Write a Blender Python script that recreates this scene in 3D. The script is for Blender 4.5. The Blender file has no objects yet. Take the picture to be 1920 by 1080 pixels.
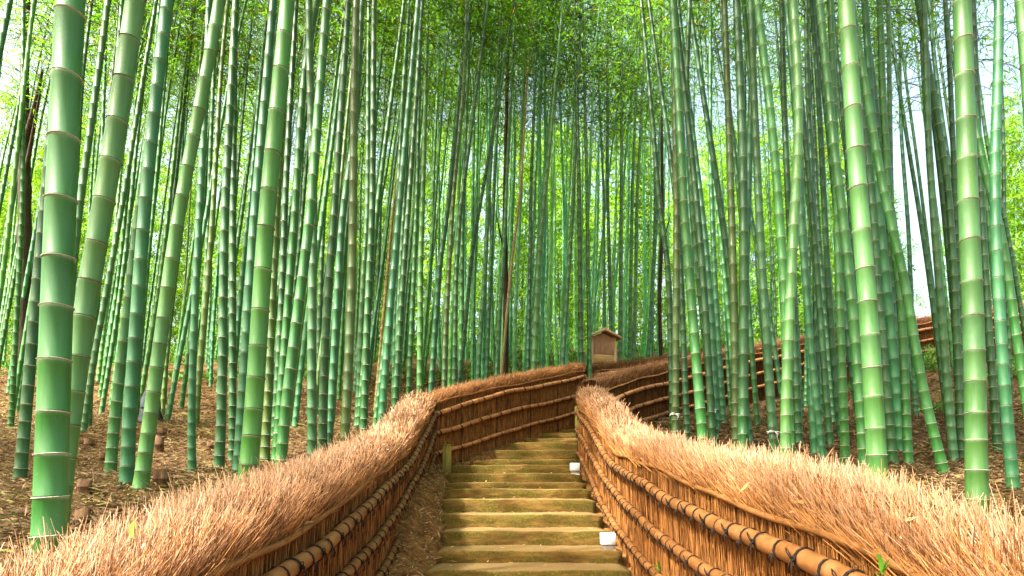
import bpy, math, random
import numpy as np
from mathutils import Vector, Matrix

random.seed(7)
rng = np.random.default_rng(11)
R = math.radians
SC = bpy.context.scene
COL = SC.collection

# ------------------------------------------------------------------ camera, world, sun, exposure
F = 1066.0            # focal length in photo pixels (1920 wide)
EYE = 1.35            # eye height above the world's zero
HOR = 910.0           # horizon row in the photo
PITCH = R(5.0)
PRINC = HOR - F * math.tan(PITCH)
cam_d = bpy.data.cameras.new('camera')
cam_d.sensor_width = 36.0
cam_d.lens = 36.0 * F / 1920.0
cam_d.shift_y = (PRINC - 540.0) / 1920.0
cam_d.clip_start = 0.05
cam_d.clip_end = 900.0
cam = bpy.data.objects.new('camera', cam_d)
cam.location = (0, 0, EYE)
cam.rotation_euler = (math.pi / 2 + PITCH, 0, 0)
COL.objects.link(cam)
SC.camera = cam

SUN_EL, SUN_AZ = R(52), R(236)      # azimuth clockwise from +Y: from the left, a little behind the camera
world = bpy.data.worlds.new('World')
SC.world = world
world.use_nodes = True
wn = world.node_tree
wn.nodes.clear()
sky = wn.nodes.new('ShaderNodeTexSky')
sky.sky_type = 'NISHITA'
sky.sun_disc = False
sky.sun_elevation = SUN_EL
sky.sun_rotation = SUN_AZ
sky.air_density = 1.6
sky.dust_density = 10.0
sky.ozone_density = 0.0
bg = wn.nodes.new('ShaderNodeBackground')
bg.inputs['Strength'].default_value = 0.15
wo = wn.nodes.new('ShaderNodeOutputWorld')
wn.links.new(sky.outputs[0], bg.inputs['Color'])
wn.links.new(bg.outputs[0], wo.inputs['Surface'])

sun_d = bpy.data.lights.new('sun', 'SUN')
sun_d.energy = 4.4
sun_d.angle = R(2.5)
sun_d.color = (1.0, 0.95, 0.86)
sun = bpy.data.objects.new('sun', sun_d)
sdir = Vector((math.sin(SUN_AZ) * math.cos(SUN_EL), math.cos(SUN_AZ) * math.cos(SUN_EL), math.sin(SUN_EL)))
sun.rotation_euler = sdir.to_track_quat('Z', 'Y').to_euler()
sun.location = sdir * 40
COL.objects.link(sun)

SC.view_settings.view_transform = 'Standard'
SC.view_settings.look = 'None'
SC.view_settings.gamma = 1.0
SC.view_settings.use_curve_mapping = False
SC.view_settings.exposure = 2.22
SC.render.engine = 'CYCLES'
cy = SC.cycles
cy.max_bounces = 7
cy.diffuse_bounces = 4
cy.glossy_bounces = 3
cy.transmission_bounces = 4
cy.transparent_max_bounces = 4
cy.caustics_reflective = False
cy.caustics_refractive = False
cy.use_denoising = True
cy.sample_clamp_indirect = 6.0


# ------------------------------------------------------------------ helpers
def P(x, y, D):
    """photo pixel at forward distance D (metres along +Y, level) -> world point"""
    a = (x - 960.0) / F
    b = (PRINC - y) / F
    d = Vector((a, math.cos(PITCH) - b * math.sin(PITCH), math.sin(PITCH) + b * math.cos(PITCH)))
    d = d * (D / d.y)
    return Vector((d.x, d.y, d.z + EYE))


def mesh_np(name, verts, quads, mat, uv=None, col=None, smooth=False, tris=None):
    verts = np.asarray(verts, np.float32)
    me = bpy.data.meshes.new(name)
    q = np.asarray(quads, np.int32).reshape(-1, 4) if quads is not None else np.zeros((0, 4), np.int32)
    t = np.asarray(tris, np.int32).reshape(-1, 3) if tris is not None else np.zeros((0, 3), np.int32)
    loops = np.concatenate([q.ravel(), t.ravel()])
    starts = np.concatenate([np.arange(len(q)) * 4, len(q) * 4 + np.arange(len(t)) * 3]).astype(np.int32)
    me.vertices.add(len(verts))
    me.vertices.foreach_set('co', verts.ravel())
    me.loops.add(len(loops))
    me.loops.foreach_set('vertex_index', loops)
    me.polygons.add(len(starts))
    me.polygons.foreach_set('loop_start', starts)
    me.update(calc_edges=True)
    if smooth:
        me.polygons.foreach_set('use_smooth', np.ones(len(starts), bool))
    if uv is not None:
        l = me.uv_layers.new(name='UVMap')
        l.data.foreach_set('uv', np.asarray(uv, np.float32)[loops].ravel())
    if col is not None:
        a = me.color_attributes.new('Col', 'FLOAT_COLOR', 'POINT')
        c = np.ones((len(verts), 4), np.float32)
        c[:, :3] = col
        a.data.foreach_set('color', c.ravel())
    if mat is not None:
        me.materials.append(mat)
    return me


def obj(name, me, parent=None, loc=None):
    o = bpy.data.objects.new(name, me)
    COL.objects.link(o)
    if parent is not None:
        o.parent = parent
    if loc is not None:
        o.location = loc
    return o


def tag(o, label=None, cat=None, group=None, kind=None):
    if label: o['label'] = label
    if cat: o['category'] = cat
    if group: o['group'] = group
    if kind: o['kind'] = kind
    return o


def thing(name, label, cat, loc=(0, 0, 0), rz=0.0, group=None):
    o = bpy.data.objects.new(name, None)
    COL.objects.link(o)
    o.empty_display_size = 0.2
    o.location = loc
    o.rotation_euler = (0, 0, rz)
    return tag(o, label, cat, group)


class MB:
    """collects quads / tris of several shapes that make one part"""
    def __init__(self):
        self.v = []; self.q = []; self.t = []; self.n = 0

    def add(self, v, q=None, t=None):
        v = np.asarray(v, np.float32).reshape(-1, 3)
        if q is not None and len(q): self.q.append(np.asarray(q).reshape(-1, 4) + self.n)
        if t is not None and len(t): self.t.append(np.asarray(t).reshape(-1, 3) + self.n)
        self.v.append(v); self.n += len(v)
        return self

    def box(self, x0, x1, y0, y1, z0, z1, bev=0.0):
        if bev <= 0:
            v = [(x, y, z) for z in (z0, z1) for x, y in ((x0, y0), (x1, y0), (x1, y1), (x0, y1))]
            q = [(3, 2, 1, 0), (4, 5, 6, 7), (0, 1, 5, 4), (1, 2, 6, 5), (2, 3, 7, 6), (3, 0, 4, 7)]
            return self.add(v, q)
        b = bev
        def ring(z, i):
            return [(x0 + i, y0 + b, z), (x0 + b, y0 + i, z), (x1 - b, y0 + i, z), (x1 - i, y0 + b, z),
                    (x1 - i, y1 - b, z), (x1 - b, y1 - i, z), (x0 + b, y1 - i, z), (x0 + i, y1 - b, z)]
        v = ring(z0, b * .7) + ring(z0 + b, 0) + ring(z1 - b, 0) + ring(z1, b * .7)
        q = []
        for k in range(3):
            for i in range(8):
                j = (i + 1) % 8
                q.append((k * 8 + i, k * 8 + j, k * 8 + 8 + j, k * 8 + 8 + i))
        c0 = len(v); v += [((x0 + x1) / 2, (y0 + y1) / 2, z0), ((x0 + x1) / 2, (y0 + y1) / 2, z1)]
        t = []
        for i in range(8):
            j = (i + 1) % 8
            t += [(c0, j, i), (c0 + 1, 24 + i, 24 + j)]
        return self.add(v, q, t)

    def tube(self, pts, rad, seg=8, cap=True):
        v, q, _ = tube(pts, rad, seg)
        t = None
        if cap:
            n = len(v)
            v = np.vstack([v, np.asarray(pts[0])[None], np.asarray(pts[-1])[None]])
            m = len(pts)
            t = [(n, (i + 1) % seg, i) for i in range(seg)] + [(n + 1, (m - 1) * seg + i, (m - 1) * seg + (i + 1) % seg) for i in range(seg)]
        return self.add(v, q, t)

    def mesh(self, name, mat, smooth=False, col=None):
        v = np.vstack(self.v)
        q = np.vstack(self.q) if self.q else None
        t = np.vstack(self.t) if self.t else None
        return mesh_np(name, v, q, mat, smooth=smooth, tris=t, col=col)

    def build(self, name, mat, parent=None, smooth=False, loc=None):
        return obj(name, self.mesh(name, mat, smooth), parent, loc)


def frames(pts):
    pts = np.asarray(pts, float)
    t = np.gradient(pts, axis=0)
    t /= np.linalg.norm(t, axis=1, keepdims=True) + 1e-9
    ref = np.array([0, 1.0, 0]) if abs(t[len(t) // 2, 1]) < 0.8 else np.array([0, 0, 1.0])
    a = np.cross(t, ref); a /= np.linalg.norm(a, axis=1, keepdims=True) + 1e-9
    b = np.cross(a, t)
    return t, a, b


def tube(pts, rad, seg, vcoord=None):
    pts = np.asarray(pts, float)
    rad = np.broadcast_to(np.asarray(rad, float), (len(pts),))
    t, a, b = frames(pts)
    ang = np.arange(seg) / seg * 2 * math.pi
    v = pts[:, None, :] + rad[:, None, None] * (np.cos(ang)[None, :, None] * a[:, None, :] + np.sin(ang)[None, :, None] * b[:, None, :])
    n = len(pts)
    i, j = np.meshgrid(np.arange(n - 1), np.arange(seg), indexing='ij')
    jn = (j + 1) % seg
    q = np.stack([i * seg + j, i * seg + jn, (i + 1) * seg + jn, (i + 1) * seg + j], -1).reshape(-1, 4)
    if vcoord is None: vcoord = np.arange(n)
    uv = np.stack(np.broadcast_arrays((np.abs(ang / math.pi - 1))[None, :], np.asarray(vcoord, float)[:, None]), -1).reshape(-1, 2)
    return v.reshape(-1, 3), q, uv


def smooth1(a, k):
    a = np.asarray(a, float)
    if k < 1: return a
    p = np.concatenate([a[0] + (a[0] - a[1:k + 1])[::-1], a, a[-1] + (a[-1] - a[-k - 1:-1])[::-1]])
    w = np.hanning(2 * k + 3)[1:-1]; w /= w.sum()
    return np.convolve(p, w, 'valid')


def lump(x, y, s=1.0, seed=0.0):
    x = np.asarray(x, float) * s; y = np.asarray(y, float) * s
    return (np.sin(x * 1.7 + seed + 1.3 * np.sin(y * 1.1 + seed)) + np.sin(y * 2.3 - x * .7 + 2 * seed) * .7
            + np.sin(x * 4.1 + y * 3.3 + seed) * .35 + np.sin(x * 7.9 - y * 6.7 + 1.7 * seed) * .2) / 2.25


# ------------------------------------------------------------------ materials
def new_mat(name):
    m = bpy.data.materials.new(name)
    m.use_nodes = True
    n = m.node_tree
    b = n.nodes['Principled BSDF']
    b.inputs['Specular IOR Level'].default_value = 0.3
    return m, n, b


def nd(n, typ, **kw):
    x = n.nodes.new(typ)
    for k, v in kw.items(): setattr(x, k, v)
    return x


def ramp(n, fac, stops):
    r = nd(n, 'ShaderNodeValToRGB')
    e = r.color_ramp.elements
    while len(e) > 1: e.remove(e[-1])
    e[0].position, e[0].color = stops[0][0], (*stops[0][1], 1)
    for p, c in stops[1:]:
        k = e.new(p); k.color = (*c, 1)
    n.links.new(fac, r.inputs[0])
    return r.outputs[0]


def noise(n, scale, detail=4, rough=.6, vec=None, typ='Object', dist=0.0):
    t = nd(n, 'ShaderNodeTexNoise')
    t.inputs['Scale'].default_value = scale
    t.inputs['Detail'].default_value = detail
    t.inputs['Roughness'].default_value = rough
    t.inputs['Distortion'].default_value = dist
    if vec is None:
        vec = nd(n, 'ShaderNodeTexCoord').outputs[typ]
    n.links.new(vec, t.inputs['Vector'])
    return t.outputs[0]


def mapping(n, vec, sc):
    m = nd(n, 'ShaderNodeMapping')
    m.inputs['Scale'].default_value = sc
    n.links.new(vec, m.inputs['Vector'])
    return m.outputs[0]


def mixc(n, fac, a, b, mode='MIX'):
    m = nd(n, 'ShaderNodeMix', data_type='RGBA', blend_type=mode)
    for sock, val in ((m.inputs[0], fac), (m.inputs[6], a), (m.inputs[7], b)):
        if hasattr(val, 'links'): n.links.new(val, sock)
        else: sock.default_value = val if isinstance(val, (int, float)) else (*val, 1)
    return m.outputs[2]


def math_n(n, op, a, b=None, clamp=False):
    m = nd(n, 'ShaderNodeMath', operation=op, use_clamp=clamp)
    for s, v in ((m.inputs[0], a), (m.inputs[1], b)):
        if v is None: continue
        if hasattr(v, 'links'): n.links.new(v, s)
        else: s.default_value = v
    return m.outputs[0]


def bump(n, b, h, strength=.4, dist=.02):
    x = nd(n, 'ShaderNodeBump')
    x.inputs['Strength'].default_value = strength
    x.inputs['Distance'].default_value = dist
    n.links.new(h, x.inputs['Height'])
    n.links.new(x.outputs[0], b.inputs['Normal'])


def mat_culm():
    m, n, b = new_mat('bamboo_culm')
    info = nd(n, 'ShaderNodeObjectInfo')
    uvn = nd(n, 'ShaderNodeUVMap')
    sep = nd(n, 'ShaderNodeSeparateXYZ')
    n.links.new(uvn.outputs[0], sep.inputs[0])
    fr = math_n(n, 'FRACT', sep.outputs[1])
    tc = nd(n, 'ShaderNodeTexCoord')
    streak = noise(n, 1.0, 5, .65, mapping(n, tc.outputs['Object'], (70, 70, 1.1)))
    blot = noise(n, 3.2, 5, .62, mapping(n, tc.outputs['Object'], (1.6, 1.6, .7)), dist=.4)
    fine = noise(n, 60, 3, .7)
    base = info.outputs['Color']
    c = mixc(n, ramp(n, streak, [(.3, (0, 0, 0)), (.7, (1, 1, 1))]), mixc(n, 1.0, base, (.72, .78, .72), 'MULTIPLY'), mixc(n, 1.0, base, (1.2, 1.16, 1.15), 'MULTIPLY'))
    # waxy bloom patches, bluish grey-green
    bl = ramp(n, blot, [(.44, (0, 0, 0)), (.68, (.5, .5, .5))])
    c = mixc(n, bl, c, mixc(n, .6, base, (.10, .26, .12)))
    # older internodes yellower
    wn_ = nd(n, 'ShaderNodeTexWhiteNoise', noise_dimensions='2D')
    cmb = nd(n, 'ShaderNodeCombineXYZ')
    n.links.new(math_n(n, 'FLOOR', sep.outputs[1]), cmb.inputs[0]); n.links.new(info.outputs['Random'], cmb.inputs[1])
    n.links.new(cmb.outputs[0], wn_.inputs['Vector'])
    yl = ramp(n, wn_.outputs['Value'], [(.45, (0, 0, 0)), (1, (.38, .38, .38))])
    c = mixc(n, yl, c, mixc(n, 1.0, base, (1.35, 1.08, .75), 'MULTIPLY'))
    # bloom under every node
    frn = math_n(n, 'ADD', fr, math_n(n, 'MULTIPLY', math_n(n, 'SUBTRACT', fine, .5), .05))
    ring = ramp(n, frn, [(0, (0, 0, 0)), (.90, (0, 0, 0)), (.96, (.10, .10, .10)), (.98, (.4, .4, .4)), (1, (.5, .5, .5))])
    c = mixc(n, ring, c, (.34, .42, .28))
    dark = ramp(n, fr, [(0, (.85, .85, .85)), (.012, (.8, .8, .8)), (.03, (0, 0, 0)), (1, (0, 0, 0))])
    c = mixc(n, dark, c, (.035, .035, .018))
    # specks and scuffs
    sp = ramp(n, noise(n, 26, 4, .75), [(.66, (0, 0, 0)), (.74, (.45, .45, .45))])
    c = mixc(n, sp, c, (.22, .27, .15))
    li = noise(n, 5.5, 8, .8, mapping(n, tc.outputs['Object'], (1, 1, .55)), dist=1.2)
    c = mixc(n, ramp(n, li, [(.58, (0, 0, 0)), (.68, (.35, .35, .35))]), c, mixc(n, .5, base, (.17, .23, .15)))
    low = noise(n, 1.3, 3, .5)
    c = mixc(n, 1.0, c, ramp(n, low, [(.3, (.78, .84, .80)), (.7, (1.18, 1.12, 1.02))]), 'MULTIPLY')
    n.links.new(c, b.inputs['Base Color'])
    rr = ramp(n, blot, [(.3, (.36, .36, .36)), (.7, (.62, .62, .62))])
    n.links.new(rr, b.inputs['Roughness'])
    b.inputs['Specular IOR Level'].default_value = .45
    bump(n, b, streak, .12, .004)
    return m


def mat_attr(name, rough=.8, mul=(1, 1, 1), trans=0.0, var=0.25, spec=.2):
    m, n, b = new_mat(name)
    a = nd(n, 'ShaderNodeVertexColor', layer_name='Col')
    c = mixc(n, 1.0, a.outputs[0], mul, 'MULTIPLY')
    f = noise(n, 9, 3, .6)
    c = mixc(n, 1.0, c, ramp(n, f, [(.25, (1 - var,) * 3), (.75, (1 + var,) * 3)]), 'MULTIPLY')
    n.links.new(c, b.inputs['Base Color'])
    b.inputs['Roughness'].default_value = rough
    b.inputs['Specular IOR Level'].default_value = spec
    if trans > 0:
        out = n.nodes['Material Output']
        tr = nd(n, 'ShaderNodeBsdfTranslucent')
        n.links.new(c, tr.inputs['Color'])
        ms = nd(n, 'ShaderNodeMixShader')
        ms.inputs[0].default_value = trans
        n.links.new(b.outputs[0], ms.inputs[1]); n.links.new(tr.outputs[0], ms.inputs[2])
        n.links.new(ms.outputs[0], out.inputs['Surface'])
    return m


def mat_leaf():
    m, n, b = new_mat('bamboo_leaf')
    a = nd(n, 'ShaderNodeVertexColor', layer_name='Col')
    info = nd(n, 'ShaderNodeObjectInfo')
    c = mixc(n, 1.0, a.outputs[0], info.outputs['Color'], 'MULTIPLY')
    n.links.new(c, b.inputs['Base Color'])
    b.inputs['Roughness'].default_value = .45
    out = n.nodes['Material Output']
    tr = nd(n, 'ShaderNodeBsdfTranslucent')
    c2 = mixc(n, 1.0, c, (1.85, 1.6, .45), 'MULTIPLY')
    n.links.new(c2, tr.inputs['Color'])
    ms = nd(n, 'ShaderNodeMixShader')
    ms.inputs[0].default_value = .5
    n.links.new(b.outputs[0], ms.inputs[1]); n.links.new(tr.outputs[0], ms.inputs[2])
    n.links.new(ms.outputs[0], out.inputs['Surface'])
    return m


def mat_simple(name, stops, scale=6, rough=.8, detail=5, sc3=(1, 1, 1), bmp=.3, bd=.01, spec=.25, typ='Object'):
    m, n, b = new_mat(name)
    tc = nd(n, 'ShaderNodeTexCoord')
    f = noise(n, scale, detail, .65, mapping(n, tc.outputs[typ], sc3))
    n.links.new(ramp(n, f, stops), b.inputs['Base Color'])
    b.inputs['Roughness'].default_value = rough
    b.inputs['Specular IOR Level'].default_value = spec
    if bmp > 0: bump(n, b, f, bmp, bd)
    return m


def mat_rail(gain=1.0):
    m, n, b = new_mat('dry_bamboo_rail')
    tc = nd(n, 'ShaderNodeTexCoord')
    f = noise(n, 7, 6, .7)
    g = noise(n, 55, 4, .7)
    c = ramp(n, f, [(.25, (.075, .028, .007)), (.45, (.19, .078, .020)), (.62, (.27, .122, .036)), (.8, (.15, .078, .028))])
    c = mixc(n, ramp(n, g, [(.58, (0, 0, 0)), (.72, (.7, .7, .7))]), c, (.12, .06, .02))
    c = mixc(n, 1.0, c, (gain, gain, gain * 1.1), 'MULTIPLY')
    uvn = nd(n, 'ShaderNodeUVMap')
    sep = nd(n, 'ShaderNodeSeparateXYZ')
    n.links.new(uvn.outputs[0], sep.inputs[0])
    fr = math_n(n, 'FRACT', sep.outputs[1])
    dk = ramp(n, fr, [(0, (.7, .7, .7)), (.035, (.5, .5, .5)), (.06, (0, 0, 0)), (.95, (0, 0, 0)), (1, (.4, .4, .4))])
    c = mixc(n, dk, c, (.13, .07, .025))
    n.links.new(c, b.inputs['Base Color'])
    b.inputs['Roughness'].default_value = .42
    bump(n, b, g, .2, .004)
    return m


def mat_step():
    m, n, b = new_mat('mossy_step_stone')
    tc = nd(n, 'ShaderNodeTexCoord')
    f = noise(n, 3.2, 7, .68, mapping(n, tc.outputs['Object'], (.8, 1.2, 3)), dist=.3)
    g = noise(n, 46, 5, .75)
    h = noise(n, 2.3, 6, .7, mapping(n, tc.outputs['Object'], (1.0, 1.0, 5)), dist=.6)
    c = ramp(n, f, [(.28, (.040, .019, .004)), (.45, (.125, .070, .012)), (.6, (.21, .122, .024)), (.78, (.29, .18, .045))])
    moss = ramp(n, h, [(.45, (0, 0, 0)), (.54, (.9, .9, .9))])
    c = mixc(n, moss, c, ramp(n, g, [(.3, (.035, .024, .004)), (.55, (.11, .085, .008)), (.75, (.26, .21, .02))]))
    # top faces of the treads coloured paler, over the moss
    ge = nd(n, 'ShaderNodeNewGeometry')
    s = nd(n, 'ShaderNodeSeparateXYZ'); n.links.new(ge.outputs['Normal'], s.inputs[0])
    c = mixc(n, ramp(n, s.outputs[2], [(.72, (0, 0, 0)), (.95, (.85, .85, .85))]), c, ramp(n, g, [(.3, (.12, .070, .022)), (.7, (.27, .175, .066))]))
    n.links.new(c, b.inputs['Base Color'])
    b.inputs['Roughness'].default_value = .92
    bump(n, b, math_n(n, 'ADD', g, f), .6, .02)
    return m


def mat_ground():
    m, n, b = new_mat('forest_floor')
    f = noise(n, .9, 6, .65)
    g = noise(n, 14, 7, .8, dist=.8)
    h = noise(n, .35, 4, .6)
    c = ramp(n, g, [(.3, (.035, .018, .007)), (.48, (.105, .058, .022)), (.62, (.20, .122, .048)), (.75, (.30, .20, .09))])
    c = mixc(n, ramp(n, f, [(.5, (0, 0, 0)), (.68, (.65, .65, .65))]), c, ramp(n, g, [(.35, (.06, .055, .012)), (.7, (.26, .23, .07))]))
    c = mixc(n, ramp(n, h, [(.5, (0, 0, 0)), (.7, (.35, .35, .35))]), c, (.10, .05, .03))
    n.links.new(c, b.inputs['Base Color'])
    b.inputs['Roughness'].default_value = .95
    b.inputs['Specular IOR Level'].default_value = .1
    bump(n, b, g, .9, .05)
    return m


M = {}
M['culm'] = mat_culm()
M['leaf'] = mat_leaf()
M['ring'] = mat_simple('node_ring_skin', [(.3, (.04, .035, .015)), (.42, (.26, .28, .17)), (.55, (.62, .64, .52)), (.8, (.74, .75, .64))], 38, .8, sc3=(1, 1, .6), bmp=.2, bd=.003)
M['ringdark'] = mat_simple('node_ring_dark', [(.3, (.03, .03, .012)), (.6, (.10, .09, .035)), (.8, (.35, .33, .2))], 38, .8, bmp=.2, bd=.003)
M['brush'] = mat_attr('brushwood', .85, var=.3)
M['core'] = mat_simple('brushwood_core', [(.3, (.035, .014, .005)), (.5, (.12, .05, .016)), (.7, (.22, .10, .034))], 60, .95, sc3=(1, 1, .06), bmp=.8, bd=.02)
M['rail'] = mat_rail()
M['railpale'] = mat_rail(1.9)
M['rope'] = mat_simple('black_rope', [(.3, (.006, .005, .004)), (.7, (.028, .02, .015))], 120, .9)
M['step'] = mat_step()
M['ground'] = mat_ground()
M['dirt'] = mat_simple('path_dirt', [(.28, (.050, .020, .005)), (.45, (.15, .064, .016)), (.6, (.25, .118, .032)), (.78, (.15, .12, .02))], 7, .95, 7, bmp=.8, bd=.03)
M['litter'] = mat_attr('dry_leaf', .8, trans=.15, var=.2)
M['post'] = mat_simple('mossy_post_wood', [(.3, (.09, .07, .014)), (.55, (.25, .21, .04)), (.75, (.33, .26, .08))], 14, .9, sc3=(1, 1, .25))
M['signwood'] = mat_simple('pale_cedar', [(.3, (.44, .24, .13)), (.55, (.60, .36, .21)), (.75, (.68, .45, .28))], 12, .65, sc3=(3, 3, .25))
M['signback'] = mat_simple('dark_cedar_back', [(.3, (.20, .095, .042)), (.7, (.32, .165, .08))], 12, .8, sc3=(3, 3, .25))
M['signpanel'] = mat_simple('notice_panel', [(.3, (.46, .27, .09)), (.55, (.56, .36, .13)), (.75, (.62, .44, .19))], 7, .6, sc3=(.4, 1, 3))
M['roof'] = mat_simple('weathered_roof_board', [(.3, (.32, .18, .10)), (.6, (.48, .30, .18)), (.8, (.56, .38, .24))], 14, .8, sc3=(3, .4, 1))
M['lampwhite'] = mat_simple('white_lamp_hood', [(.3, (.70, .71, .72)), (.7, (.82, .83, .84))], 20, .35, bmp=0)
M['lampgrey'] = mat_simple('grey_lamp_base', [(.3, (.14, .12, .10)), (.7, (.24, .20, .17))], 20, .5, bmp=0)
M['bark'] = mat_simple('dark_bark', [(.3, (.018, .012, .008)), (.6, (.055, .038, .022)), (.8, (.10, .07, .045))], 14, .95, sc3=(2, 2, .3), bmp=.9, bd=.03)
M['stump'] = mat_simple('dead_bamboo_stump', [(.3, (.04, .020, .010)), (.55, (.13, .068, .03)), (.75, (.22, .135, .07))], 16, .9, sc3=(1, 1, .3))
M['tape'] = mat_simple('white_tape', [(.3, (.66, .66, .64)), (.7, (.80, .80, .78))], 30, .5, bmp=0)
M['tarp'] = mat_simple('blue_grey_sheet', [(.3, (.02, .03, .04)), (.6, (.06, .085, .105)), (.8, (.14, .17, .19))], 7, .5)
M['green'] = mat_attr('fresh_leaf', .5, trans=.4, var=.15)

# ------------------------------------------------------------------ lie of the land
PROF_D = np.array([-300, -20, 0, 3, 5, 6.5, 8, 10, 12.5, 14, 15.4, 18, 25, 40, 70, 400])
PROF_Z = np.array([-1.5, -1.4, -.55, -.2, -.0, .2, .55, 1.02, 1.5, 2.1, 2.75, 3.85, 5.9, 9.4, 14, 40])
STEP_Y = [1069, 1032, 995, 964, 936, 917, 905, 888, 872, 862, 844, 830, 822, 812, 805, 790]
STEP_D = [5.214 + .486 * k for k in range(16)]
STEP_Z = [P(960, y, d).z - EYE for y, d in zip(STEP_Y, STEP_D)]
STEP_XL = [800, 820, 829, 829, 828, 834, 835, 836, 842, 885, 925, 955, 983, 1010, 1040, 1068]
XR = 1.2


def xl(D): return -.97 - .037 * D


def l2x(D): return np.interp(D, [9.2, 9.9, 10.8, 11.8, 12.6, 14.6], [-1.329, -.836, -.101, .775, 1.596, 3.6])           # second left fence line


def r2x(D): return 1.2 + (D - 9.95) * .92


def path_z(D):
    D = np.asarray(D, float)
    return np.interp(D, [-20, 0, 3.5, 4.7] + STEP_D + [16, 30], [-1.5, -1.36, -1.1, -.92] + [z - .05 for z in STEP_Z] + [1.9, 4])


def ground_z(X, D):
    X = np.asarray(X, float); D = np.asarray(D, float)
    z = smooth_prof(D)
    z = z + .07 * lump(X, D, .9, 1.0) * np.clip(D / 4, .2, 1) + .03 * lump(X, D, 2.7, 4.0)
    z = z + .25 * lump(X, D, .12, 2.0) * np.clip((D - 18) / 15, 0, 1) * 3
    return z


_d = np.linspace(-300, 400, 7001)
_z = smooth1(np.interp(_d, PROF_D, PROF_Z), 9)


def smooth_prof(D): return np.interp(D, _d, _z)


def in_path(X, D):
    X = np.asarray(X, float); D = np.asarray(D, float)
    left = np.where(D < 9.2, xl(D) - .1, l2x(D) - .16)
    right = np.where(D < 9.95, XR, r2x(D))
    return (X > left) & (X < right) & (D < 14)


def build_ground():
    xs = np.concatenate([[-320, -200, -120, -70, -45], np.arange(-34, -10, 1.2), np.arange(-10, -2, .28), np.arange(-2, 2.4, .11), np.arange(2.4, 14, .3), np.arange(14, 36, 1.2), [45, 70, 120, 200, 320]])
    ds = np.concatenate([[-200, -80, -30, -12, -6, -3], np.arange(-1.5, 16, .16), np.arange(16, 30, .5), np.arange(30, 60, 2), [70, 90, 130, 200, 320, 400]])
    X, Dd = np.meshgrid(xs, ds)
    z = ground_z(X, Dd)
    ip = in_path(X, Dd)
    z = np.where(ip, np.minimum(z, path_z(Dd) - .35), z) + EYE
    n, m = X.shape
    v = np.stack([X, Dd, z], -1).reshape(-1, 3)
    i, j = np.meshgrid(np.arange(n - 1), np.arange(m - 1), indexing='ij')
    q = np.stack([i * m + j, i * m + j + 1, (i + 1) * m + j + 1, (i + 1) * m + j], -1).reshape(-1, 4)
    o = obj('ground', mesh_np('ground', v, q, M['ground'], smooth=True))
    tag(o, kind='structure')


def build_path():
    ds = np.concatenate([np.arange(-3, 4.6, .2), np.arange(4.6, 11.6, .08)])
    us = np.linspace(0, 1, 26)
    v = []
    for d in ds:
        L = float(xl(d) if d < 9.2 else l2x(d)) - .05
        Rr = XR + .05 if d < 9.95 else float(r2x(d))
        k = (d - STEP_D[0]) / .486
        sl = (np.interp(d, STEP_D, STEP_XL) - 960) / F * d
        zs = float(path_z(d)) - .03
        bank = np.interp(d, [3, 5, 6.4, 8, 9.1, 9.5, 11.5], [.04, .16, .34, .26, .10, -.01, -.06])
        for u in us:
            x = L + (Rr - L) * u
            f = np.clip((sl - x) / max(sl - L, .05), 0, 1)
            z = zs + (bank * f ** .8 if d > 3 else 0) - (.10 if (x > sl and d > 5.1) else 0)
            z += .025 * lump(x, d, 4, 3.0) + .012 * lump(x, d, 13, 5.0)
            v.append((x, d, z + EYE))
    n, m = len(ds), len(us)
    i, j = np.meshgrid(np.arange(n - 1), np.arange(m - 1), indexing='ij')
    q = np.stack([i * m + j, i * m + j + 1, (i + 1) * m + j + 1, (i + 1) * m + j], -1).reshape(-1, 4)
    tag(obj('path', mesh_np('path', v, q, M['dirt'], smooth=True)), kind='structure')


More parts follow.
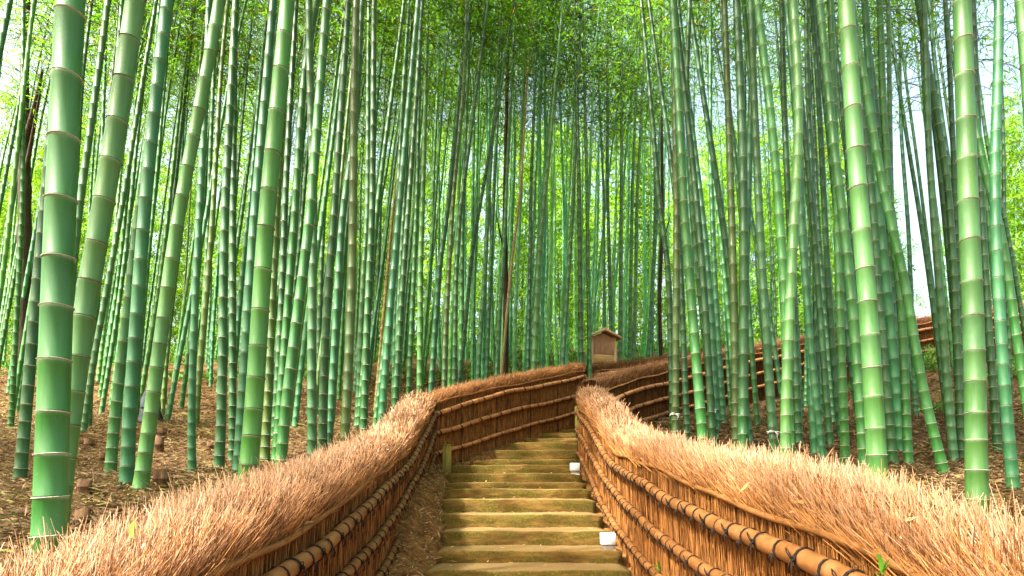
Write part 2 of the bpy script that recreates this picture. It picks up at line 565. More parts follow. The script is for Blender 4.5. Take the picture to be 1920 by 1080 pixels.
def build_steps():
    root = thing('stone_stairway', 'mossy golden stone stairway climbing between the two brushwood fences', 'stairs', (0, 5.2, EYE - .9))
    for k in range(16):
        d0 = STEP_D[k]; d1 = STEP_D[k] + .486 + .08
        x0 = (STEP_XL[k] - 960) / F * d0
        x1 = 1.06 if k < 9 else max(1.06, 126 / F * d0)
        if k <= 1: x1 = 1.09
        z1 = STEP_Z[k]; z0 = (STEP_Z[k - 1] if k else z1 - .16) - .12
        nx = 30
        rows = []
        # profile of the block from back bottom, over the nosing, to front bottom
        prof = [(d1, z1 - .004), (d0 + .30, z1), (d0 + .12, z1 + .002), (d0 + .018, z1), (d0 + .005, z1 - .005), (d0, z1 - .016), (d0 + .003, z1 - .075), (d0 + .010, (z1 + z0) / 2), (d0 + .006, z0)]
        us = np.linspace(0, 1, nx)
        v = []
        for (dd, zz) in prof:
            for u in us:
                x = x0 + (x1 - x0) * u
                edge = .018 * max(0, 1 - min(u, 1 - u) * nx * .6)
                jd = .013 * lump(x, zz * 3, 5, k) + .006 * lump(x, zz * 4, 17, k + 3)
                jz = .009 * lump(x, dd, 3, k * 1.7) + .004 * lump(x, dd, 15, k)
                v.append((x + .012 * lump(zz * 8, dd, 3, k), dd + (jd if dd < d0 + .2 else 0) + edge, zz + jz - edge + EYE))
        m = nx
        q = []
        for i in range(len(prof) - 1):
            for j in range(nx - 1):
                q.append((i * m + j, (i + 1) * m + j, (i + 1) * m + j + 1, i * m + j + 1))
        # end caps
        t = []
        base = len(v)
        v += [(x0, d1, z0 + EYE), (x1, d1, z0 + EYE)]
        for i in range(len(prof) - 1):
            t += [(base, (i + 1) * m, i * m), (base + 1, i * m + m - 1, (i + 1) * m + m - 1)]
        o = obj('step', mesh_np('step', np.array(v), q, M['step'], smooth=True, tris=t), root)
        o.matrix_parent_inverse = Matrix.Translation(-Vector((0, 5.2, EYE - .9)))
    return root


# ------------------------------------------------------------------ brushwood fences
def stems(p0, dirs, length, width, c0, c1, bend=None):
    """N thin three-sided twigs -> verts, quads, colours"""
    n = len(p0)
    L = np.asarray(length).reshape(-1, 1)
    dirs = dirs / (np.linalg.norm(dirs, axis=1, keepdims=True) + 1e-9)
    ref = rng.normal(size=(n, 3))
    a = np.cross(dirs, ref); a /= np.linalg.norm(a, axis=1, keepdims=True) + 1e-9
    b = np.cross(dirs, a)
    if bend is None: bend = np.zeros((n, 3))
    w = np.asarray(width).reshape(-1, 1)
    levels = [(0, 1.0), (.55, .8), (1.0, .35)]
    ring = []
    for f, s in levels:
        c = p0 + dirs * L * f + bend * (f * f)
        for k in range(3):
            an = k * 2 * math.pi / 3
            ring.append(c + (a * math.cos(an) + b * math.sin(an)) * w * s * .5)
    v = np.stack(ring, 1)                  # n, 9, 3
    cc = [c0, c0 * .5 + c1 * .5, c1]
    col = np.stack([cc[i // 3] for i in range(9)], 1)
    base = (np.arange(n) * 9)[:, None]
    q = []
    for l in range(2):
        for k in range(3):
            k2 = (k + 1) % 3
            q.append(np.concatenate([base + l * 3 + k, base + l * 3 + k2, base + l * 3 + 3 + k2, base + l * 3 + 3 + k], 1))
    q = np.stack(q, 1).reshape(-1, 4)
    return v.reshape(-1, 3), q, col.reshape(-1, 3)


TIE = None


def tie_mesh():
    """black rope lashed round a rail of radius 1: rail along X, outside face +Y"""
    mb = MB()
    for off in (-.08, .08):
        a = np.linspace(0, 2 * math.pi, 15)
        pts = np.stack([off + .12 * np.sin(a + off), 1.07 * np.cos(a), 1.07 * np.sin(a)], 1)
        mb.tube(pts, .075, 5, cap=False)
    a = np.linspace(0, 2 * math.pi, 9)
    mb.tube(np.stack([.28 * np.cos(a) * np.ones(9), 1.2 + .12 * np.sin(2 * a), .1 + .2 * np.sin(a)], 1), .11, 5, cap=False)
    mb.tube([(0, 1.25, .1), (.5, 1.4, .75), (1.0, 1.35, .9), (.95, 1.3, .5), (.3, 1.3, .15)], [.06, .06, .06, .06, .06], 5)
    mb.tube([(0, 1.25, .05), (-.35, 1.45, -.7), (-.3, 1.3, -1.5)], [.08, .07, .05], 5)
    mb.tube([(0, 1.25, .05), (.2, 1.5, -.6), (.45, 1.3, -1.3)], [.08, .07, .05], 5)
    return mb.mesh('rope_tie', M['rope'], smooth=True)


def plain_tie_mesh():
    mb = MB()
    for off in (-.07, .07):
        a = np.linspace(0, 2 * math.pi, 13)
        mb.tube(np.stack([off + .1 * np.sin(a), 1.06 * np.cos(a), 1.06 * np.sin(a)], 1), .075, 5, cap=False)
    mb.tube([(0, 1.2, -.3), (-.3, 1.35, -.9), (-.1, 1.2, -1.5)], [.14, .08, .05], 5)
    mb.tube([(0, 1.2, -.3), (.3, 1.35, -.8), (.35, 1.2, -1.3)], [.14, .08, .05], 5)
    return mb.mesh('rope_tie', M['rope'], smooth=True)


def build_fence(name, label, line, normal_side, dens, tie_gap, stem_w, n_face, n_cap, cap_lean=.35, pale=1.0, seams=(), cap_r=(.20, .34), tone=1.0, rail_r=(.043, .040, .036)):
    """line: rows of (X, D, zbot, zr3, zr2, zr1, zthin, zridge) relative to the eye"""
    A = np.array(line, float)
    seg = np.concatenate([[0], np.cumsum(np.linalg.norm(np.diff(A[:, :2], axis=0), axis=1))])
    T = seg[-1]
    S = np.linspace(0, T, max(int(T / .07), 8))
    W = [smooth1(np.interp(S, seg, A[:, k]), 5) for k in range(8)]
    def at(s, k): return np.interp(s, S, W[k])
    tx = np.gradient(W[0], S); ty = np.gradient(W[1], S)
    nrm = np.hypot(tx, ty); tx /= nrm; ty /= nrm
    nx, ny = -ty * normal_side, tx * normal_side         # towards the visible face
    def fr(s):
        return np.interp(s, S, tx), np.interp(s, S, ty), np.interp(s, S, nx), np.interp(s, S, ny)
    org = Vector((float(A[0, 0]), float(A[0, 1]), float(A[0, 2]) + EYE))
    root = thing(name, label, 'fence', org)
    o3 = np.array(org)
    TH = cap_r[1]
    # solid heart of the wall: closed section swept along the line
    sec = lambda s: [(-.005, at(s, 2) - .25), (-.005, at(s, 6)), (.01, at(s, 6) + .06), (.005, at(s, 7) - .13), (-.05, at(s, 7) - .065), (-TH / 2, at(s, 7) - .045),
                     (-TH + .05, at(s, 7) - .065), (-TH - .015, at(s, 7) - .14), (-TH - .01, at(s, 6)), (-TH + .03, at(s, 2) - .45)]
    v = []
    for s in S:
        a = fr(s); x, y = at(s, 0), at(s, 1)
        for (o_, z) in sec(s):
            v.append((x + a[2] * o_, y + a[3] * o_, z + EYE))
    m = 10; n = len(S); q = []
    for i in range(n - 1):
        for j in range(m):
            j2 = (j + 1) % m
            q.append((i * m + j, i * m + j2, (i + 1) * m + j2, (i + 1) * m + j))
    t = [(0, j, j + 1) for j in range(1, m - 1)] + [((n - 1) * m, (n - 1) * m + j + 1, (n - 1) * m + j) for j in range(1, m - 1)]
    obj('brush_core', mesh_np('brush_core', np.array(v) - o3, q, M['core'], tris=t), root)

    def sample_s(N):
        # denser where the wall is nearer to the eye
        w = 1.0 / np.clip(np.hypot(W[0], W[1]), 1.0, 30) ** dens
        c = np.cumsum(w); c = (c - c[0]) / (c[-1] - c[0])
        return np.interp(rng.random(N), c, S)

    def hue(N, lo, hi):
        r = rng.random((N, 1))
        return np.array(lo) * (1 - r) + np.array(hi) * r

    # upright twigs of the face (both faces, the hidden one sparsely)
    for side, N in ((1, n_face), (-1, n_face // 5)):
        s = sample_s(N)
        a = fr(s)
        zb, zt = at(s, 2) - .16, at(s, 6) + .03
        ln = rng.uniform(.18, .55, N)
        z0 = zb + (zt - zb - ln * .6) * rng.random(N) ** 1.05
        off = rng.uniform(-.004, .026, N) if side > 0 else -TH - rng.uniform(-.01, .02, N)
        p = np.stack([at(s, 0) + a[2] * off, at(s, 1) + a[3] * off, z0 + EYE], 1)
        jit = rng.normal(0, .085, N)
        d = np.stack([a[0] * jit + a[2] * .03 * rng.normal(size=N), a[1] * jit + a[3] * .03 * rng.normal(size=N), np.ones(N)], 1)
        wd = stem_w * rng.uniform(.6, 1.35, N) * np.clip(np.hypot(p[:, 0], p[:, 1]) / 3.5, .8, 2.2)
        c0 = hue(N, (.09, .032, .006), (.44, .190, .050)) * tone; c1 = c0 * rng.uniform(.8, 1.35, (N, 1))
        if side > 0: f_ = stems(p - o3, d, ln, wd, c0, c1)
        else:
            g_ = stems(p - o3, d, ln, wd, c0, c1)
            f_ = (np.vstack([f_[0], g_[0]]), np.vstack([f_[1], g_[1] + len(f_[0])]), np.vstack([f_[2], g_[2]]))
    o = obj('brush_face', mesh_np('brush_face', f_[0], f_[1], M['brush'], col=f_[2]), root)
    tag(o, kind='stuff')

    # combed brush cap: tufts over the rounded top, leaning up the hill and out over the path
    N = n_cap
    s = sample_s(N)
    a = fr(s)
    u = rng.random(N) ** .9                      # 0 at the thin rail of the face, 1 at the back
    zth, zri = at(s, 6), at(s, 7)
    H = zri - zth
    # section curve (offset outwards, height)
    oc = np.interp(u, [0, .25, .5, .65, .8, 1.0], [.002, .018, .004, -.12, -TH + .03, -TH - .03])
    hc = np.interp(u, [0, .25, .5, .65, .8, 1.0], [-.02, .26, .74, .93, .90, .30]) * H - .03
    no = np.interp(u, [0, .3, .5, .65, .8, 1.0], [.10, .20, .20, .0, -.2, -.7])
    nz = np.interp(u, [0, .3, .5, .65, .8, 1.0], [.95, .95, 1, 1, 1, .7])
    clump = .05 * lump(s, u * 3, 6, 3.0)
    p = np.stack([at(s, 0) + a[2] * (oc - .02), at(s, 1) + a[3] * (oc - .02), zth + hc - .07 + clump * .5 + EYE], 1)
    al = cap_lean * rng.normal(1, .75, N) + .3 * lump(s, u, 4, 9.0)
    jn = rng.normal(0, .24, N)
    d = np.stack([a[0] * al + a[2] * (no + jn), a[1] * al + a[3] * (no + jn), nz + rng.normal(0, .12, N)], 1)
    ln = rng.uniform(.08, .20, N) * np.interp(u, [0, .4, 1], [1.15, .95, .75]) * np.where(rng.random(N) < .04, 1.45, 1.0)
    wd = stem_w * rng.uniform(.45, 1.35, N) * np.clip(np.hypot(p[:, 0], p[:, 1]) / 3.5, .75, 2.2)
    tip_pale = np.clip((u - .12) / .5, 0, 1)[:, None] * pale * rng.uniform(.55, 1, (N, 1))  # tips coloured paler up the cap: weathering plus sunlight put into the colour
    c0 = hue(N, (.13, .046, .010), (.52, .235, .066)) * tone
    c1 = c0 * (1 - tip_pale) * 1.1 + hue(N, (.44, .24, .12), (.78, .54, .37)) * tone * tip_pale
    c0 = c0 * (1 - tip_pale * .5) + c1 * tip_pale * .5
    st = stems(p - o3, d, ln, wd, c0, c1, bend=rng.normal(0, .012, (N, 3)))
    nl = int(70 * dens)
    if nl:
        k = rng.choice(N, nl, replace=False)
        lp = p[k] + (d[k] / np.linalg.norm(d[k], axis=1, keepdims=True)) * (ln[k] * .8)[:, None] - o3
        ld = rng.normal(0, 1, (nl, 3)) * np.array([1, 1, .5]); ld /= np.linalg.norm(ld, axis=1, keepdims=True)
        ls = np.cross(ld, rng.normal(0, 1, (nl, 3))); ls /= np.linalg.norm(ls, axis=1, keepdims=True)
        LL = rng.uniform(.04, .09, (nl, 1)); LW = LL * .2
        lv = np.stack([lp, lp + ld * LL * .45 + ls * LW * .5, lp + ld * LL, lp + ld * LL * .45 - ls * LW * .5], 1).reshape(-1, 3)
        lc = np.repeat(hue(nl, (.40, .22, .08), (.72, .50, .26)), 4, 0)
        tag(obj('caught_leaves', mesh_np('caught_leaves', lv, (np.arange(nl) * 4)[:, None] + np.arange(4)[None], M['litter'], col=lc), root), kind='stuff')
    tag(obj('brush_cap', mesh_np('brush_cap', st[0], st[1], M['brush'], col=st[2]), root), kind='stuff')

    # rails
    rails = [('rail', 5, rail_r[0]), ('rail', 4, rail_r[1]), ('rail', 3, rail_r[2]), ('thin_rail', 6, .016)]
    for nm, k, r in rails:
        pts, rr, vc = [], [], []
        nodes = np.arange(.05, T, .27 if r > .02 else .2)
        nodes = nodes + rng.normal(0, .02, len(nodes))
        cuts = np.unique(np.concatenate([[0, T], nodes, nodes + .012, nodes - .012, nodes + .13]))
        cuts = cuts[(cuts >= 0) & (cuts <= T)]
        wob = .011 * np.sin(cuts * 1.9 + k) + .006 * np.sin(cuts * 5.1 + 2 * k)
        if r < .02: wob *= 1.6
        for s_, wv in zip(cuts, wob):
            a_ = fr(s_); of = r + .024
            pts.append((at(s_, 0) + a_[2] * of, at(s_, 1) + a_[3] * of, at(s_, k) + wv + EYE))
            dn = np.min(np.abs(nodes - s_)) if len(nodes) else 1
            rr.append(r * (1.09 if dn < .004 else .99) * (1 - .12 * s_ / T))
            vc.append(np.interp(s_, nodes, np.arange(len(nodes))) if len(nodes) > 1 else 0)
        mb_v, mb_q, uv = tube(np.array(pts), rr, 12 if r > .02 else 8, vc)
        e = len(mb_v); sg = 12 if r > .02 else 8
        mb_v = np.vstack([mb_v, pts[0], pts[-1]]); uv = np.vstack([uv, uv[0], uv[-1]])
        L0 = (len(pts) - 1) * sg
        tt = [(e, (i + 1) % sg, i) for i in range(sg)] + [(e + 1, L0 + i, L0 + (i + 1) % sg) for i in range(sg)]
        obj(nm, mesh_np(nm, mb_v - o3, mb_q, M['railpale' if tone < 1 else 'rail'], uv=uv, smooth=True, tris=tt), root)
        if r < .02: continue
        s_ = .1 + rng.random() * .1; i = 0
        while s_ < T - .05:
            a_ = fr(s_); of = r + .024
            w_ = .011 * math.sin(s_ * 1.9 + k) + .006 * math.sin(s_ * 5.1 + 2 * k)
            pos = Vector((at(s_, 0) + a_[2] * of, at(s_, 1) + a_[3] * of, at(s_, k) + w_ + EYE))
            e_ = .05
            q0 = Vector((at(s_ + e_, 0) - at(s_ - e_, 0), at(s_ + e_, 1) - at(s_ - e_, 1), at(s_ + e_, k) - at(s_ - e_, k))).normalized()
            nv = Vector((a_[2], a_[3], 0)); nv = (nv - q0 * nv.dot(q0)).normalized()
            zv = q0.cross(nv)
            if zv.z < 0: zv = -zv; q0 = -q0
            mt = Matrix((q0, nv, zv)).transposed().to_4x4()
            sc_ = r * 1.02 * (1 - .12 * s_ / T)
            tm = TIES[0] if (i % 2 == 0) else TIES[1]
            to = obj('rope_tie', tm, root)
            to.matrix_local = Matrix.Translation(pos - org) @ mt @ Matrix.Scale(sc_, 4)
            s_ += tie_gap * rng.uniform(.85, 1.2); i += 1
    for s_ in seams:
        a_ = fr(s_)
        zz = np.linspace(at(s_, 2), at(s_, 6), 12)
        pts = [(at(s_, 0) + a_[2] * .028 + .006 * math.sin(z * 23), at(s_, 1) + a_[3] * .028, z + EYE) for z in zz]
        mb = MB(); mb.tube(np.array(pts) - o3, .009, 6); mb.build('binding_cord', M['rope'], root)
    return root


def left_pts(px):      # a polyline of photo points on the left fence's face -> D, z
    out = []
    for x, y in px:
        D = .97 / ((960 - x) / F - .037)
        out.append((D, P(x, y, D).z - EYE))
    return np.array(sorted(out))


def right_pts(px):
    out = []
    for x, y in px:
        D = XR * F / (x - 960)
        out.append((D, P(x, y, D).z - EYE))
    return np.array(sorted(out))


def fence_lines():
    r1 = left_pts([(513, 1075), (591, 1020), (651, 968), (708, 919), (755, 873), (783, 823), (795, 805), (808, 778)])
    r2 = left_pts([(635, 1072), (672, 1038), (703, 1000), (737, 958), (762, 909), (786, 867), (808, 813)])
    r3 = left_pts([(703, 1075), (726, 1038), (750, 992), (775, 937), (796, 893), (807, 857)])
    def ev(a, d, anchor=None, gap=0.0):
        v = np.interp(d, a[:, 0], a[:, 1])
        lo = a[0]
        return np.where(d < lo[0], lo[1] + (anchor(d) - anchor(lo[0])) if anchor is not None else lo[1] - .13 * (lo[0] - d), v)
    dd = np.linspace(.35, 9.2, 40)
    f1 = lambda d: ev(r1, np.asarray(d, float))
    z1 = f1(dd); z2 = ev(r2, dd, f1); z3 = ev(r3, dd, f1)
    zb = np.minimum(z3 - .17, path_z(dd) + np.interp(dd, [4, 6, 9.2], [.25, .32, .12]))
    L1 = np.stack([xl(dd), dd, zb, z3, z2, z1, z1 + np.interp(dd, [2, 6, 9.2], [.15, .14, .15]), z1 + np.interp(dd, [.8, 1.3, 2, 3, 6, 9.2], [.25, .30, .36, .40, .42, .40])], 1)
    r1 = right_pts([(1089, 772), (1118, 809), (1139, 844), (1163, 876), (1213, 905), (1264, 935), (1317, 958), (1376, 985), (1405, 995), (1505, 1045), (1590, 1077)])
    r2 = right_pts([(1087, 803), (1116, 852), (1148, 905), (1184, 950), (1234, 991), (1293, 1038), (1347, 1071)])
    r3 = right_pts([(1090, 849), (1113, 890), (1133, 938), (1157, 982), (1193, 1027), (1228, 1062)])
    dd = np.linspace(.35, 9.95, 42)
    z1 = f1(dd) * 0 + ev(r1, dd); g1 = lambda d: ev(r1, np.asarray(d, float))
    z2 = ev(r2, dd, g1); z3 = ev(r3, dd, g1)
    th = right_pts([(1102, 772), (1130, 804), (1154, 844), (1193, 861), (1237, 881), (1287, 899), (1347, 923), (1397, 941), (1430, 950), (1555, 1000), (1680, 1070)])
    zt = np.clip(ev(th, dd), z1 + .09, z1 + .24)
    zb = np.minimum(z3 - .2, path_z(dd) + .02)
    R1 = np.stack([np.full_like(dd, XR), dd, zb, z3, z2, z1, zt, z1 + np.interp(dd, [1.2, 1.7, 2.1, 3, 6, 9.2], [.20, .27, .33, .38, .43, .49])], 1)
    def row(x, D, ys):
        return [(x - 960) / F * D, D] + [P(x, y, D).z - EYE for y in ys]
    L2 = [row(806, 9.2, (884, 853, 813, 776, 757, 742)), row(870, 9.9, (869, 833, 795, 758, 742, 719)), row(950, 10.8, (844, 809, 772, 735, 723, 704)),
          row(1030, 11.8, (815, 787, 754, 720, 708, 690)), row(1095, 12.6, (795, 768, 738, 707, 697, 679))]
    R2 = [row(1122, 10.45, (860, 830, 796, 760, 740, 706)), row(1140, 10.75, (846, 818, 787, 753, 733, 700)), row(1190, 11.5, (818, 792, 763, 733, 714, 686)), row(1258, 12.5, (798, 772, 745, 717, 695, 672)), row(1415, 13.8, (765, 728, 703, 678, 664, 642)),
          row(1600, 15.4, (716, 687, 665, 643, 632, 612)), row(1781, 17.8, (672, 651, 632, 612, 601, 587)), row(1960, 20.5, (640, 620, 600, 585, 575, 562)), row(2200, 24, (600, 590, 575, 560, 550, 540))]
    L3 = [row(1113, 13.9, (745, 730, 716, 702, 697, 679)), row(1180, 14.9, (740, 725, 712, 698, 692, 674)), row(1260, 16.2, (732, 716, 702, 688, 682, 664)), row(1420, 18, (700, 685, 670, 660, 652, 634))]
    return L1, R1, L2, R2, L3


# ------------------------------------------------------------------ bamboo
TONES = {
    'green': (.024, .138, .022), 'deep green': (.014, .084, .018), 'teal': (.022, .132, .052), 'pale green': (.066, .200, .046),
    'olive': (.062, .112, .022), 'tan': (.40, .27, .095), 'grey-green': (.044, .148, .054), 'bright green': (.046, .190, .022),
}


def node_heights(H, k=1.0):
    hs = []; h = -.12
    while h < H - .4:
        hs.append(h)
        h += min(.15 + .07 * max(h, 0), .27) * k * random.uniform(.90, 1.10)
    return np.array(hs)


def culm_mesh(cx, cy, zs, r0, H, seg, k=1.0):
    """cx, cy: functions of height above the base; returns mesh and node list"""
    nh = node_heights(H, k)
    e = max(.006, r0 * .13)
    hs, vc, rr = [], [], []
    for i, h in enumerate(nh):
        rad = r0 * (1 - .80 * (max(h, 0) / H) ** 1.35) * (1 + .14 * math.exp(-max(h, 0) * 5))
        hs += [h - e, h, h + e]; vc += [i - .03 + 1, i + 1 - .0005, i + 1.03]; rr += [rad * .995, rad * 1.055, rad * .985]
    hs.append(H); vc.append(len(nh) + .9); rr.append(.004)
    hs = np.array(hs)
    pts = np.stack([cx(hs), cy(hs), hs], 1)
    v, q, uv = tube(pts, rr, seg, vc)
    return mesh_np('culm', v, q, M['culm'], uv=uv, smooth=True), nh, rr


def ring_mesh(mat):
    a = np.arange(16) / 16 * 2 * math.pi
    prof = [(1.015, -.10), (1.085, -.035), (1.10, .02), (1.06, .06), (1.01, .10)]
    v = [(r * math.cos(t), r * math.sin(t), z) for r, z in prof for t in a]
    q = [(i * 16 + j, i * 16 + (j + 1) % 16, (i + 1) * 16 + (j + 1) % 16, (i + 1) * 16 + j) for i in range(4) for j in range(16)]
    return mesh_np('node_ring', v, q, mat, smooth=True)


def crown_mesh(seed, n_leaf, length, rad, leaf=(.13, .020), low=0.0):
    """feathery bamboo crown: whorls of drooping branches with leaf sprays"""
    g = np.random.default_rng(seed)
    nb = 46
    P0, DR = [], []
    bv, bq, nbv = [], [], 0
    per = n_leaf // nb
    lv = []
    for b in range(nb):
        h = length * (b + g.random()) / nb
        f = h / length
        ext = rad * (.45 + .75 * math.sin(math.pi * min(1, .18 + .8 * f)) ** .8) * g.uniform(.6, 1.25) * (1 - .5 * f * f)
        az = g.uniform(0, 2 * math.pi)
        t = np.linspace(0, 1, 6)
        bx = ext * t * math.cos(az); by = ext * t * math.sin(az)
        bz = h + ext * (.55 * t - .72 * t * t) + .0
        pts = np.stack([bx, by, bz], 1)
        v, q, _ = tube(pts, np.linspace(.010, .003, 6), 3)
        bv.append(v); bq.append(q + nbv); nbv += len(v)
        # leaf sprays: clusters along the branch
        ncl = max(4, per // 9)
        tc = g.random(ncl) ** .7
        cl = np.stack([np.interp(tc, t, bx), np.interp(tc, t, by), np.interp(tc, t, bz)], 1) + g.normal(0, .14, (ncl, 3)) * np.array([1, 1, .8])
        k = g.integers(0, ncl, per)
        c = cl[k] + g.normal(0, .085, (per, 3))
        outd = np.array([math.cos(az), math.sin(az), 0])
        d = g.normal(0, .6, (per, 3)) + outd * .5 + np.array([0, 0, -.35])
        P0.append(c); DR.append(d)
    p = np.vstack(P0); d = np.vstack(DR)
    d /= np.linalg.norm(d, axis=1, keepdims=True)
    n = len(p)
    L = leaf[0] * g.uniform(.6, 1.3, (n, 1)); Wd = leaf[1] * g.uniform(.7, 1.25, (n, 1))
    up = g.normal(0, .5, (n, 3)) + np.array([0, 0, 1.0])
    s = np.cross(d, up); s /= np.linalg.norm(s, axis=1, keepdims=True) + 1e-9
    dr = np.array([0, 0, -1.0]) * L * .18
    v = np.stack([p, p + d * L * .42 + s * Wd * .5, p + d * L + dr, p + d * L * .42 - s * Wd * .5], 1).reshape(-1, 3)
    q = (np.arange(n) * 4)[:, None] + np.arange(4)[None]
    r = g.random((n, 1))
    c = np.array([.052, .185, .012]) * (1 - r) + np.array([.125, .310, .020]) * r
    yl = g.random(n) < .012
    c[yl] = np.array([.42, .30, .06])
    col = np.repeat(c, 4, 0)
    bvv = np.vstack(bv); bqq = np.vstack(bq)
    V = np.vstack([v, bvv]); Q = np.vstack([q, bqq + len(v)])
    C = np.vstack([col, np.tile(np.array([[.08, .13, .04]]), (len(bvv), 1))])
    return mesh_np('crown', V, Q, M['leaf'], col=C)


CROWNS = []
NEAR_CROWNS = []
RINGS = []
CULM_SPOTS = []


def bamboo_at(name, label, pix, w, tone, D, H=None, group=None, nodes=True, tint=1.0, crown=True, kind_dark=False):
    """a culm traced in the photo: pix = [(x, y)...] from the top down, all at distance D"""
    pts = [P(x, y, D) for x, y in pix]
    pts.sort(key=lambda p: p.z)
    zz = np.array([p.z for p in pts]); xx = np.array([p.x for p in pts])
    # carry the lowest stretch on down to the ground
    sl = (xx[1] - xx[0]) / (zz[1] - zz[0])
    gz = float(ground_z(xx[0], D)) + EYE
    zlow = min(gz, zz[0]) - .3
    xl_ = xx[0] + sl * .8 * (zlow - zz[0])
    gz = float(ground_z(xl_, D)) + EYE
    bx = float(np.interp(gz, [zlow, zz[0]], [xl_, xx[0]])) if gz < zz[0] else float(np.interp(gz, zz, xx))
    H = H or random.uniform(12.5, 15.5)
    top = gz + H
    slt = (xx[-1] - xx[-2]) / (zz[-1] - zz[-2])
    xt = xx[-1] + slt * .75 * (max(top, zz[-1] + 1) - zz[-1])
    Z = np.concatenate([[zlow], zz, [max(top, zz[-1] + 1)]]); X = np.concatenate([[xl_], xx, [xt]])
    zf = np.linspace(Z[0], Z[-1], 160)
    xf = smooth1(np.interp(zf, Z, X), 7)
    ph = random.uniform(0, 6); am = random.uniform(.0, .02)
    lean = random.uniform(-.02, .03)
    cx = lambda h: np.interp(h + gz, zf, xf) - bx + am * .4 * np.sin(h * 1.3 + ph)
    cy = lambda h: lean * np.maximum(h, 0) + am * np.sin(h * .9 + ph) - am * math.sin(ph)
    cy0 = lambda h: cy(h)
    xm = float(np.interp(540, [p[1] for p in pix], [p[0] for p in pix]))
    r0 = w * D / F / 2 * 1.04 * math.cos(math.atan((xm - 960) / F))     # a round stem off axis looks wider
    k = np.clip(r0 / .055, .75, 1.25)
    me, nh, rr = culm_mesh(cx, cy, None, r0, H, 16 if w > 9 else 10, k)
    root = thing(name, label, 'bamboo', (bx, D, gz), 0, group)
    c = obj('culm', me, root)
    t = np.array(TONES[tone]) * random.uniform(.78, 1.05) * tint
    c.color = (*t, 1)
    zmax = P(960, -25, D).z - gz
    if nodes:
        rm = RINGS[1] if kind_dark else RINGS[0]
        for i, h in enumerate(nh):
            if h < .02 or h > zmax: continue
            rad = rr[i * 3 + 1] / 1.055
            o = obj('node_ring', rm, root)
            e = .05
            dv = Vector((float(cx(h + e) - cx(h - e)), float(cy(h + e) - cy(h - e)), 2 * e)).normalized()
            rot = dv.to_track_quat('Z', 'Y').to_matrix() @ Matrix.Rotation(random.uniform(-.07, .07), 3, 'X') @ Matrix.Rotation(random.uniform(-.07, .07), 3, 'Y')
            o.matrix_local = Matrix.Translation((float(cx(h)), float(cy(h)), h)) @ rot.to_4x4() @ Matrix.Rotation(random.uniform(0, 6.28), 4, 'Z') @ Matrix.Diagonal((rad, rad, max(rad, .035) * random.uniform(.32, .5), 1))
    if crown:
        hb = H * .56
        cr = obj('crown', random.choice(CROWNS if D < 5.5 else NEAR_CROWNS), root)
        cr.location = (float(cx(hb)), float(cy(hb)), hb)
        dv = Vector((float(cx(H) - cx(hb)), float(cy(H) - cy(hb)), H - hb)).normalized()
        cr.rotation_euler = dv.to_track_quat('Z', 'Y').to_euler()
        cr.scale = (1, 1, (H - hb) / 6.2)
        g = random.uniform(.8, 1.15)
        cr.color = (g, g, g, 1)
    CULM_SPOTS.append((bx, D, r0))
    return root


